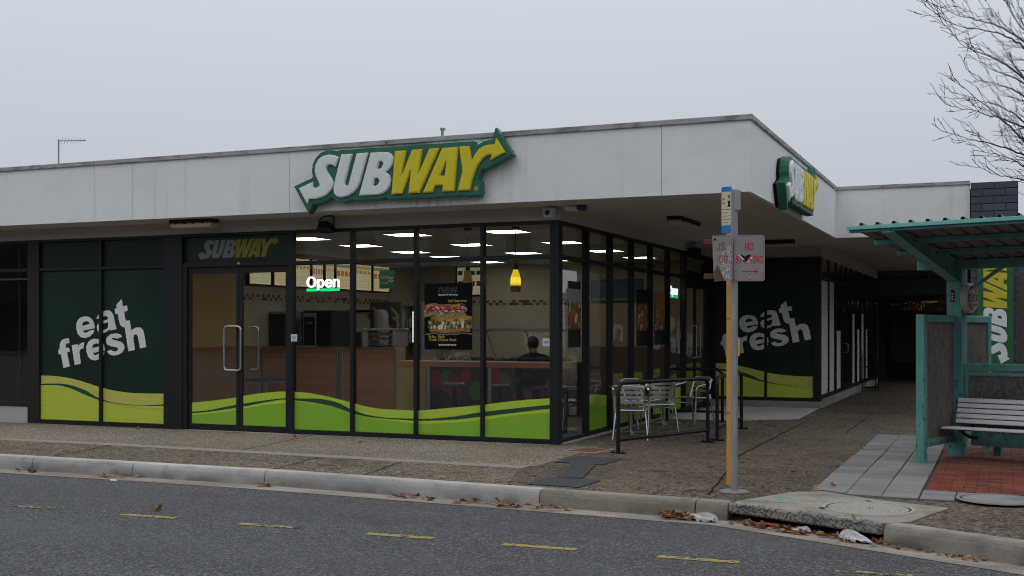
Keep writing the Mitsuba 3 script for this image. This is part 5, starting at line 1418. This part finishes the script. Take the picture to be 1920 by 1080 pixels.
# rear beam, arm, purlins, roof
zr = lambda y: 2.455 + (1.05 - y) * .148
part(k, 'rear_beam', SH(cb(-.46, 2.6, .98, 1.10, 2.335, 2.452, .005)), 'teal_paint')
arm = []
P0, P1 = np.array([0.02, -.985, zr(-.985) - .02]), np.array([0.02, 1.05, 2.43])
def beam(p, q, w, h0, h1, t):
    """an I beam whose depth grows from h0 to h1"""
    out = []
    q2 = lambda s, h, x0, x1: (p + (q - p) * s + [x0, 0, -h])
    for (x0, x1, top) in ((-w, w, True), (-w, w, False)):
        a_ = [p + [x0, 0, 0 if top else -h0], p + [x1, 0, 0 if top else -h0], q + [x1, 0, 0 if top else -h1], q + [x0, 0, 0 if top else -h1]]
        v = np.array(a_ + [c_ - [0, 0, t] for c_ in a_])
        out.append((v, np.array([[0, 1, 2], [0, 2, 3], [4, 6, 5], [4, 7, 6], [0, 4, 5], [0, 5, 1], [1, 5, 6], [1, 6, 2], [2, 6, 7], [2, 7, 3], [3, 7, 4], [3, 4, 0]])))
    a_ = [p + [-.006, 0, -t], p + [-.006, 0, -h0], q + [-.006, 0, -h1], q + [-.006, 0, -t]]
    v = np.array(a_ + [c_ + [.012, 0, 0] for c_ in a_])
    out.append((v, np.array([[0, 1, 2], [0, 2, 3], [4, 6, 5], [4, 7, 6], [0, 4, 5], [0, 5, 1], [2, 6, 7], [2, 7, 3]])))
    return cat(out)
part(k, 'roof_arm', SH(beam(P0, P1, .068, .055, .27, .012)), 'teal_paint')
part(k, 'roof_arm', SH(beam(P0 + [2.2, 0, 0], P1 + [2.2, 0, 0], .068, .055, .27, .012)), 'teal_paint')
part(k, 'knee_brace', SH(put(cb(0, .62, -.02, .02, -.02, .02, .004), (.10, 1.05, 2.02), np.array([.82, 0, .57]), Y, np.array([-.57, 0, .82]))), 'teal_paint')
for y_ in (-.94, -.28, .38):
    part(k, 'purlin', SH(put(cb(-.45, 2.6, -.025, .025, -.062, -.004, .004), (0, y_, zr(y_)))), 'teal_paint')
part(k, 'edge_trim', SH(put(cb(-.46, 2.6, -.012, .012, -.040, .002, .003), (0, -1.00, zr(-1.0)))), mat('teal_bright', (.16, .47, .43), .45))
xs_, zs_ = [], []
x_ = -.45
while x_ < 2.6:
    for dx_, z in ((0, 0), (.135, 0), (.148, .030), (.176, .030), (.189, 0)):
        xs_.append(x_ + dx_); zs_.append(z)
    x_ += .19
n_ = len(xs_)
v = np.array([[x_, y_, zr(y_) + z + t_] for t_ in (.001, .004) for y_ in (-1.0, 1.12) for x_, z in zip(xs_, zs_)])
f = []
for i in range(n_ - 1):
    f += [[i, i + n_, i + 1], [i + 1, i + n_, i + n_ + 1], [2 * n_ + i, 2 * n_ + i + 1, 3 * n_ + i], [2 * n_ + i + 1, 3 * n_ + i + 1, 3 * n_ + i], [i, i + 1, 2 * n_ + i], [i + 1, 2 * n_ + i + 1, 2 * n_ + i]]
part(k, 'roof_sheet', SH((v, np.array(f))), mat('roof_brown', (.15, .13, .125), .7))
# rear panel, lower beam, rear legs
part(k, 'rear_rail', SH(cb(.116, 2.6, 1.01, 1.09, 1.085, 1.170, .005)), 'teal_paint')
part(k, 'rear_rail', SH(cb(.116, 2.6, 1.02, 1.08, 1.02, 1.06, .004)), 'teal_paint')
part(k, 'rear_stile', SH(cb(.118, .165, 1.025, 1.075, .34, 1.019, .004)), 'teal_paint')
part(k, 'rear_panel', SH(bx(.166, 2.6, 1.04, 1.055, .335, 1.022)), 'scratched_sheet')
part(k, 'rear_beam', SH(cb(.21, 2.6, 1.0, 1.09, .165, .335, .005)), 'teal_paint')
part(k, 'rear_leg', SH(cb(.34, .43, 1.40, 1.48, 0, .33, .005)), 'teal_paint')
part(k, 'rear_leg', SH(cb(2.0, 2.1, 1.40, 1.48, 0, .33, .005)), 'teal_paint')
# bench
bn = thing('slat_bench', 'silver slatted bench in the bus shelter', 'bench')
for i in range(5):
    z0 = .445 + i * .0625
    yy_ = .86 + i * .020
    part(bn, 'back_slat', SH(put(cb(.075, 2.2, -.012, .012, 0, .053, .005), (0, yy_, z0), X, np.array([0, .955, -.297]), np.array([0, .297, .955]))), 'slat_metal')
for i in range(6):
    part(bn, 'seat_slat', SH(cb(.06, 2.2, .44 + i * .066, .497 + i * .066, .395 - i * .003, .42 - i * .003, .006)), 'slat_metal')
for x_ in (.28, 1.7):
    part(bn, 'bracket', SH(cat(tube(arc([(x_, .46, .39), (x_, .70, .30), (x_, 1.0, .26)], .1), .018, 8), tube([(x_, .80, .37), (x_, .905, .44), (x_, .99, .72)], .016, 8), cb(x_ - .03, x_ + .03, .46, .84, .375, .394, .003))), 'frame_black')
# caged round light on the column
lt = thing('bulkhead_light', 'round weathered caged light on the shelter column', 'light')
LP = lambda m: put(m, tuple(np.array(SO) + BX * .118 + AX * 1.05 + [0, 0, 1.972]), AX, Z, BX)
cream = mat('aged_cream', (.36, .325, .275), .6)
part(lt, 'rim', LP(lathe([(.165, 0), (.185, .01), (.19, .05), (.18, .085), (.155, .092), (.150, .075)], 36)), cream, smooth=40)
part(lt, 'lens', LP(lathe([(.152, .05), (.148, .075), (.10, .10), (.001, .112)], 30)), mat('lens_grey', (.16, .145, .125), .35), smooth=True)
cg = [tube(arc([(-.165, s, .085), (-.10, s, .125), (.10, s, .125), (.165, s, .085)], .05), .007, 7) for s in (-.06, .06)]
ring = [tube([(.115 * math.cos(t), .135 * math.sin(t), .12) for t in np.linspace(0, 2 * math.pi, 25)], .007, 7, False)]
part(lt, 'cage', LP(cat(cg + ring)), cream, smooth=60)

# ================================================================== roof aerials
k = thing('tv_antenna', 'thin television aerial on the roof above the left shop', 'antenna')
part(k, 'mast', tube([(-12.786, 4, 4.05), (-12.786, 4, 5.60)], .016, 8), 'galvanised')
part(k, 'boom', tube([(-12.80, 4, 5.57), (-12.05, 4.0, 5.53)], .010, 6), 'galvanised')
for i in range(8):
    t_ = i / 7
    part(k, 'element', tube([(-12.70 + .60 * t_, 3.97, 5.565 - .03 * t_ - .075 + .03 * t_), (-12.70 + .60 * t_, 4.03, 5.565 - .03 * t_ + .075 - .03 * t_)], .0045, 5), 'galvanised')
k = thing('roof_vent_pipe', 'short thin pipe standing up behind the fascia over the big sign', 'pipe')
part(k, 'pipe', tube([(-3.75, 4, 4.05), (-3.75, 4, 5.22)], .028, 8), 'galvanised')
part(k, 'cap', cb(-3.785, -3.70, 3.96, 4.04, 5.19, 5.235, .008), 'galvanised')

# ================================================================== litter and leaves
def leaf_mesh(r, o, yaw, curl, tilt):
    n = 15
    pts = [(0, 0, 0)]
    lob = random.Random(int(yaw * 1e4))
    for i in range(n):
        t = 2 * math.pi * i / n
        rad = r * ((1.0 if i % 3 == 0 else .62 if i % 3 == 1 else .55) * lob.uniform(.8, 1.1))
        pts.append((rad * math.cos(t), rad * math.sin(t) * .8, curl * r * (abs(math.cos(t * 1.0 + 1)) ** 2) * lob.uniform(.6, 1.3)))
    v = np.array(pts)
    f = np.array([[0, i, i % n + 1] for i in range(1, n + 1)])
    ca, sa = math.cos(tilt), math.sin(tilt)
    v = v @ np.array([[1, 0, 0], [0, ca, sa], [0, -sa, ca]])
    u_, w_ = rotz(yaw)
    v[:, 2] -= v[:, 2].min() - .003
    return put((v, f), o, u_, w_, Z)


def leaves(n, fn, r=(.03, .06), tilt=.5):
    out, tn = [], []
    for i in range(n):
        x_, y_, z = fn()
        m = leaf_mesh(random.uniform(*r), (x_, y_, z), random.uniform(0, 6.28), random.uniform(.1, .55), random.uniform(-tilt, tilt))
        out.append(m); tn.append(tone(m, random.random()))
    return cat(out), np.vstack(tn)


def gut(x, d):
    return (x, along(KF, x) - d)


def pile(x0, x1, d0, d1, n, lab, h=.03, r=(.03, .06), tilt=.5):
    def fn():
        x = random.uniform(x0, x1)
        q = gut(x, random.uniform(d0, d1))
        return (q[0], q[1], GZ + random.random() * h)
    m, uv_ = leaves(n, fn, r, tilt)
    one('leaf_litter', lab, 'leaves', m, 'dry_leaf', kind='stuff', uv=uv_)


pile(3.36, 4.75, -.02, .19, 120, 'drift of brown leaves along the mouth of the stormwater pit', .012, (.03, .06), .35)
pile(2.70, 3.0, .06, .22, 34, 'heap of orange leaves against the kerb beside the white plastic bag', .045, (.04, .075), .5)
pile(.55, 1.75, .05, .26, 40, 'scattered leaves in the gutter left of the brown kerb stones', .015)
pile(4.75, 5.5, .04, .16, 46, 'thin line of small leaves in the gutter right of the pit', .012, (.018, .035))
pile(-4.3, -3.7, .05, .24, 14, 'few leaves in the left part of the gutter', .015)
pile(-.3, .3, .06, .2, 12, 'few leaves in the gutter in front of the third shop window', .012)
pile(-2.05, -1.85, .05, .15, 6, 'pinch of leaves at a kerb joint left of centre', .02)
pile(-5.6, -5.2, .1, .2, 6, 'pair of leaves in the gutter at the far left', .02)
for (x_, y_, z, r_, lab) in ((1.03, -4.33, GZ, .085, 'large curled orange leaf against the light kerb left of the dark kerb stones'), (-1.88, -5.95, RZ, .075, 'single brown leaf lying on the road near the left dashes'), (3.47, -1.95, .008, .05, 'brown leaf on the paving behind the steel post'), (3.46, -3.42, .008, .055, 'orange leaf on the paving at the foot of the steel post'), (3.62, -1.99, .008, .045, 'second brown leaf on the paving behind the steel post'), (3.88, -3.22, .022, .06, 'dry leaf at the corner of the grey pavers'), (4.05, -3.0, .022, .045, 'small leaf on the first grey pavers'), (-3.9, -.55, .010, .05, 'curled leaf on the pale path near the front windows'), (-2.6, -.9, .010, .04, 'flat leaf on the pale path under the third window'), (-6.95, -.35, .010, .06, 'leaf on the pale path below the slogan board'), (2.3, -.2, .008, .04, 'leaf on the aggregate near the hoop fence'), (3.9, .9, .022, .04, 'leaf at the edge of the pavers near the covered way'), (4.43, -4.80, GZ + .05, .10, 'big upright red brown leaf beside the white bag at the pit')):
    m_ = leaf_mesh(r_, (x_, y_, z), random.uniform(0, 6.28), .8, .25 if r_ < .09 else 1.1)
    one('fallen_leaf', lab, 'leaf', m_, 'dry_leaf', uv=tone(m_, random.uniform(.3, 1)), group='single fallen leaves')
# specks of pale gum and grit on the road
sp = []
for i in range(16):
    x_, y_ = random.uniform(-5, 5.5), random.uniform(-8.5, -4.9)
    if y_ < along(KF, x_) - .5:
        sp.append(put(flat(Polygon([(random.uniform(.5, 1) * .016 * math.cos(t) * 1.6, random.uniform(.5, 1) * .016 * math.sin(t)) for t in np.linspace(0, 6.28, 7)[:-1]])), (x_, y_, RZ + .003)))
part('road', 'gum_speck', cat(sp), mat('speck', (.19, .19, .185), .8), kind='stuff')


def crumple(o, sx, sy, sz, seed, lab):
    """a crumpled thin film: a sheet gathered into sharp folds, its edge lying on the ground"""
    n = 34
    g = np.linspace(-1, 1, n)
    u, w = np.meshgrid(g, g, indexing='ij')
    q = np.stack([u, w, u * 0], -1).reshape(-1, 3)
    fold = np.abs(meshkit.fbm(q * [1.6, 2.6, 1] + seed * 1.7, 3, seed) - .5) * 2
    fine = np.abs(meshkit.fbm(q * [5.0, 7.0, 1] + seed * 3.1, 2, seed + 4) - .5)
    r_ = np.clip(1.0 - (np.abs(q[:, 0]) ** 2.4 + np.abs(q[:, 1]) ** 2.4), 0, 1) ** .55
    z = r_ ** .8 * (.16 + 1.15 * (1 - fold) ** 2.2 * (.6 + .5 * q[:, 0] * (1 if seed % 2 else -1)) - .25 * fine) * sz
    x = q[:, 0] * sx * (1 - .25 * fold) + .02 * (meshkit.fbm(q * 2.2 + 7, 2, seed + 8) - .5)
    y = q[:, 1] * sy * (1 - .3 * meshkit.fbm(q * 1.7 + 3, 2, seed + 6)) + .35 * z * (fold - .5)
    v = np.column_stack([x, y, np.maximum(z, .002)])
    f = []
    keep = (q[:, 0] ** 2 + q[:, 1] ** 2 * (.8 + .5 * meshkit.noise(q * 3 + seed, seed))) < 1.15
    for i in range(n - 1):
        for j in range(n - 1):
            a_, b_, c_, d_ = i * n + j, (i + 1) * n + j, (i + 1) * n + j + 1, i * n + j + 1
            if keep[[a_, b_, c_, d_]].all():
                f += [[a_, b_, c_], [a_, c_, d_]]
    u_, w_ = rotz(-.35)
    m = trimesh.Trimesh(*put((v, np.array(f)), o, u_, w_, Z), process=False)
    m.remove_unreferenced_vertices()
    one('plastic_bag', lab, 'litter', m, 'bag_film' if sx > .18 else 'paper_white', smooth=25)


crumple((3.04, -4.47, GZ), .22, .10, .085, 3, 'crumpled white plastic bag in the gutter beside the leaf heap')
crumple((4.50, -5.04, GZ), .15, .07, .105, 8, 'crumpled white paper cup in the leaves at the right end of the pit mouth')
crumple((4.00, -4.75, GZ), .11, .04, .06, 5, 'white wrapper deep in the pit mouth')
crumple((-3.84, -4.36, GZ), .06, .04, .012, 2, 'small flat white scrap in the gutter at the left')
one('drink_wrapper', 'small red and white wrapper at the left end of the pit mouth', 'litter', put(cb(-.06, .06, -.02, .02, 0, .012, .004), (3.72, -4.66, GZ + .03), *rotz(-.4), Z), 'food_red')

# ================================================================== bare tree behind the pillar
def grow():
    """limbs given as (sideways, height) polylines about the trunk, each with its own depth, and twigs that leave them and turn upwards"""
    R = random.Random(4)
    base = np.array([7.89, 18.61, 0.0])
    E, D = np.array([.9213, .3888, 0]), np.array([-.3888, .9213, 0])
    limbs = [[(0.0, 5.54), (-1.03, 7.46), (-1.93, 8.7), (-2.89, 9.22), (-4.13, 9.5), (-4.65, 9.8), (-5.06, 10.05)], [(0.0, 5.4), (-1.03, 7.19), (-1.93, 8.32), (-3.03, 8.92), (-4.13, 9.0), (-4.79, 9.39), (-5.12, 9.73)],
    [(0.0, 5.26), (-0.96, 6.91), (-1.93, 8.01), (-2.89, 8.56), (-3.58, 8.76), (-3.99, 9.25), (-4.29, 9.66)], [(0.0, 4.3), (-0.96, 5.4), (-1.93, 6.18), (-2.72, 6.94), (-3.47, 7.46), (-3.92, 7.88), (-4.09, 8.22)],
    [(0.0, 4.57), (-0.96, 5.81), (-1.93, 6.61), (-2.72, 6.88), (-3.72, 7.13), (-4.18, 7.19), (-4.44, 7.46)], [(0.0, 4.16), (-0.96, 5.26), (-1.93, 6.0), (-2.81, 6.28), (-3.72, 6.47), (-4.21, 6.64), (-4.47, 6.8)],
    [(0.0, 3.88), (-0.96, 4.78), (-1.93, 5.43), (-2.61, 5.54), (-3.03, 5.65), (-3.33, 5.95)], [(0.0, 4.99), (-0.96, 6.36), (-1.93, 7.6), (-2.61, 7.88), (-3.25, 8.01), (-3.5, 8.29), (-3.54, 8.59)],
    [(0.0, 5.67), (-1.03, 7.88), (-1.79, 8.98), (-2.34, 9.53), (-2.53, 10.08), (-2.64, 10.77)], [(0.0, 5.81), (-1.03, 8.15), (-1.72, 9.39), (-2.13, 10.21), (-2.34, 10.9)],
    [(0.0, 4.85), (-0.96, 6.09), (-1.93, 7.12), (-2.59, 7.52), (-3.17, 7.6), (-3.58, 7.66)], [(0.0, 4.02), (-0.96, 5.05), (-1.93, 5.78), (-2.48, 6.09), (-2.89, 6.11), (-3.28, 6.2)],
    [(0.0, 5.4), (-0.96, 7.05), (-1.79, 8.15), (-2.48, 8.43), (-2.89, 8.91), (-3.06, 9.53)], [(0.0, 5.95), (-0.83, 8.43), (-1.38, 10.08), (-1.65, 10.9)],
    [(0.0, 5.95), (0.69, 8.01), (1.38, 9.53)], [(0.0, 5.26), (1.24, 6.77), (2.06, 7.88)], [(0.0, 5.95), (-0.14, 8.43), (0.14, 10.63)]]
    out = []

    def twig(p, d, r, L, depth):
        n = max(3, int(L / .11))
        pts, rs = [p], [r]
        d = d / np.linalg.norm(d)
        bend = np.array([0, 0, R.uniform(.01, .05)])
        for i in range(n):
            d = d + np.array([R.gauss(0, .06), R.gauss(0, .06), R.gauss(0, .06)]) + bend
            d /= np.linalg.norm(d)
            p = p + d * L / n
            pts.append(p); rs.append(max(.0065, r * (1 - .6 * (i + 1) / n)))
            if depth < 2 and i > 0 and R.random() < (.48 if depth == 0 else .30):
                side_ = E * R.uniform(-.8, .4) + Z * R.uniform(-.7, .9) + D * R.uniform(-.7, .7)
                twig(p, d * .8 + side_ * .8, max(.0065, rs[-1] * .7), L * R.uniform(.25, .6), depth + 1)
        out.append(tube(pts, rs, 3, False))
    for j, lb in enumerate(limbs):
        dz = R.uniform(-1.6, 1.6)
        q = np.array([base + E * x_ + D * dz * min(1, abs(x_) / 3) + Z * z for x_, z in lb])
        q = arc(q, .7, 6)
        acc = np.r_[0, np.cumsum(np.linalg.norm(np.diff(q, axis=0), axis=1))]
        m = max(6, int(acc[-1] / .14))
        t_ = np.linspace(0, acc[-1], m)
        q = np.column_stack([np.interp(t_, acc, q[:, k_]) for k_ in range(3)])
        q += np.array([[R.gauss(0, .012) for _ in range(3)] for _ in range(m)])
        rr_ = np.maximum(.060 * (1 - np.linspace(0, 1, m)) ** 1.15, .0075)
        out.append(tube(q, rr_, 6, False))
        for i in range(int(m * .22), m - 1):
            if R.random() < .82:
                d_ = q[i + 1] - q[i]; d_ /= np.linalg.norm(d_)
                f_ = i / m
                side_ = Z * R.choice((-.75, .9, .8)) * R.uniform(.5, 1.1) + D * R.uniform(-.8, .8)
                twig(q[i], d_ * R.uniform(.6, 1.0) + side_ * .75, max(.007, rr_[i] * .45), R.uniform(.35, 1.15) * (1.15 - .65 * f_), 0)
    trunk = [base, base + [.05, 0, 1.6], base + [-.05, .05, 3.3], base + [.02, 0, 5.2], base + [0, 0, 6.2]]
    return trunk, {5: [], 3: out}


trunk, segs = grow()
k = thing('bare_tree', 'bare winter tree with fine twigs rising behind the brick pillar', 'tree')
part(k, 'trunk', tube(trunk, [.24, .20, .17, .12, .07], 12), 'bark', smooth=60)
part(k, 'crown', cat(segs[5] + segs[3]), 'bark')

# ================================================================== far off, right of the pillar, and across the road
k = thing('far_building', 'pale low building glimpsed beyond the brick pillar at the right edge', 'building')
part(k, 'fascia', bx(5.9, 30, 49.5, 50, 3.15, 3.75), 'far_wall')
part(k, 'wall', bx(5.9, 30, 52, 52.2, 0, 3.2), 'dark_room')
part(k, 'shop_sign', bx(6.0, 7.4, 49.4, 49.5, 2.2, 2.62), mat('far_blue', (.02, .03, .13), .5))
for i in range(7):
    part(k, 'post', bx(6.1 + i * 3, 6.25 + i * 3, 49.6, 49.8, 0, 3.2), 'far_wall')
part(k, 'display', bx(6.35, 6.75, 49.9, 50.2, 0.2, 1.1), mat('far_teal', (.12, .25, .28), .5))
hx = np.linspace(-260, 260, 90)
hz = 8 + 7 * meshkit.fbm(np.column_stack([hx * .02, hx * 0, hx * 0]), 4, 3)
hv = np.array([[x_ + 60, 170 + 4 * math.sin(x_ * .05) + 40 * t_, z * t_] for t_ in (0, .6, 1.0) for x_, z in zip(hx, hz)])
hf = []
for j in range(2):
    for i in range(89):
        a_ = j * 90 + i
        hf += [[a_, a_ + 1, a_ + 91], [a_, a_ + 91, a_ + 90]]
struct('hills', (hv, np.array(hf)), mat('hill_grey', (.10, .105, .09), .95))
k = thing('side_building', 'unseen brick building added right of the plaza to block sky light', 'building')  # added out of view; its bulk keeps sky light off the plaza
part(k, 'wall', bx(19, 30, -6, 46, 0, 7), 'brick_dark')
part(k, 'awning', bx(16.5, 19, -6, 46, 3.2, 3.5), 'frame_brown')
for i in range(10):
    part(k, 'shop_window', bx(18.95, 19.0, -4 + i * 5, .2 + i * 5, .5, 2.9), 'dark_room')
k = thing('street_building', 'long dark brick shop row across the road, seen only in the window reflections', 'building')
part(k, 'wall', bx(-170, 60, -46.5, -46, 0, 9), 'brick_dark')
part(k, 'awning', bx(-170, 60, -46, -43, 3.2, 3.5), 'frame_brown')
for i in range(20):
    part(k, 'window', bx(-44 + i * 5, -40.5 + i * 5, -45.99, -45.95, 5.2, 7.2), 'grey_plastic')
    part(k, 'shop_window', bx(-44 + i * 5, -39.8 + i * 5, -45.99, -45.95, .5, 2.9), 'dark_room')

# ================================================================== the customer on the stool
def body():
    import manifold3d as m3

    def ball(c, r):
        return m3.Manifold.sphere(r, 14).translate(list(map(float, c)))

    def bone(a_, ra, b_, rb):
        return m3.Manifold.batch_hull([ball(a_, ra), ball(b_, rb)])

    def smooth_m(ms, L=.025, it=6):
        m = m3.Manifold.batch_boolean(ms, m3.OpType.Add).refine_to_length(L).to_mesh()
        t = trimesh.Trimesh(m.vert_properties[:, :3], m.tri_verts, process=True)
        trimesh.smoothing.filter_taubin(t, iterations=it)
        return np.array(t.vertices), np.array(t.faces)
    # local: faces +y, seat at z = .72, origin below the seat
    ch = (0, .04, 1.07)
    torso = [bone((-.09, 0, .80), .12, (.09, 0, .80), .12), bone((-.08, 0, .82), .125, (-.10, .03, 1.08), .125), bone((.08, 0, .82), .125, (.10, .03, 1.08), .125), m3.Manifold.batch_hull([ball((-.17, .03, 1.12), .075), ball((.17, .03, 1.12), .075), ball((0, .02, .95), .13), ball((0, .05, 1.17), .07)]), bone((0, .04, 1.15), .065, (0, .07, 1.24), .058)]
    arms, hands = [], []
    for s in (-1, 1):
        sh_, el, wr = np.array([s * .20, .03, 1.12]), np.array([s * .25, .10, .87]), np.array([s * .12, .33, .98])
        arms += [bone(sh_, .062, el, .048), bone(el, .047, wr, .033)]
        d = (np.array([s * .05, .42, 1.02]) - wr); d /= np.linalg.norm(d)
        hands.append(bone(wr, .026, wr + d * .05, .030))
        side_ = np.cross(d, [0, 0, 1.0]); side_ /= np.linalg.norm(side_)
        for j, (l1, l2) in enumerate(((.032, .03), (.038, .033), (.035, .03), (.028, .024))):
            b0 = wr + d * .07 + side_ * (j - 1.5) * .018
            b1 = b0 + d * l1 + np.array([0, 0, .006])
            b2 = b1 + d * l2 * .6 + np.array([0, 0, .022])
            hands += [bone(b0 - d * .03, .011, b1, .009), bone(b1, .009, b2, .008)]
        t0 = wr + d * .02 - side_ * s * .028
        hands += [bone(t0, .011, t0 + d * .03 + np.array([0, 0, .025]), .009)]
    legs = []
    for s in (-1, 1):
        legs += [bone((s * .09, .02, .79), .10, (s * .13, .40, .76), .068), bone((s * .13, .40, .76), .066, (s * .12, .34, .34), .045), bone((s * .12, .34, .34), .045, (s * .12, .36, .30), .05), bone((s * .12, .32, .29), .042, (s * .12, .47, .28), .035)]
    head = [ball((0, .095, 1.345), .088), m3.Manifold.sphere(.098, 22).scale([.84, 1.0, 1.05]).translate([0, .085, 1.365]), bone((0, .14, 1.30), .058, (0, .165, 1.275), .032), bone((0, .18, 1.345), .014, (0, .195, 1.325), .016), bone((0, .05, 1.24), .055, (0, .08, 1.30), .06)]
    for s in (-1, 1):
        head.append(m3.Manifold.sphere(.03, 12).scale([.4, .75, 1.1]).translate([s * .084, .08, 1.345]))
        head.append(ball((s * .033, .172, 1.358), .012))
    head.append(bone((-.022, .178, 1.295), .008, (.022, .178, 1.295), .008))
    hair = m3.Manifold.sphere(.106, 24).scale([.86, 1.02, 1.02]).translate([0, .075, 1.382]) - m3.Manifold.cube([.4, .2, .2], True).translate([0, .20, 1.30]) - m3.Manifold.cube([.4, .4, .12], True).translate([0, .08, 1.24])
    return smooth_m(torso + arms, .03), smooth_m(legs, .03), smooth_m(hands, .008, 4), smooth_m(head, .012, 3), smooth_m([hair], .02, 4)


up_, lg_, hd_, he_, hr_ = body()
k = thing('person', 'person in a dark jacket on a stool, back to the window, holding a sheet', 'person')
pu, pv = rotz(math.radians(40))
PP = lambda m: put(m, (-1.10, 1.86, 0), pu, pv, Z)
part(k, 'jacket', PP(up_), 'cloth_black', smooth=True)
part(k, 'trousers', PP(lg_), 'cloth_navy', smooth=True)
part(k, 'hand', PP(hd_), 'skin', smooth=True)
part(k, 'head', PP(he_), 'skin', smooth=True)
part(k, 'hair', PP(hr_), 'hair', smooth=True)
part(k, 'back_print', PP(bx(-.06, .06, -.104, -.098, 1.02, 1.06)), mat('jacket_gold', (.16, .09, .03), .8), 'small tan print on the back of the jacket')
one('paper_sheet', 'white sheet held up by the seated person', 'paper', PP(put(cb(-.10, .10, -.002, .002, 0, .20, .001), (0, .42, 1.03), X, np.array([0, .8, .6]), np.array([0, -.6, .8]))), 'paper_white')
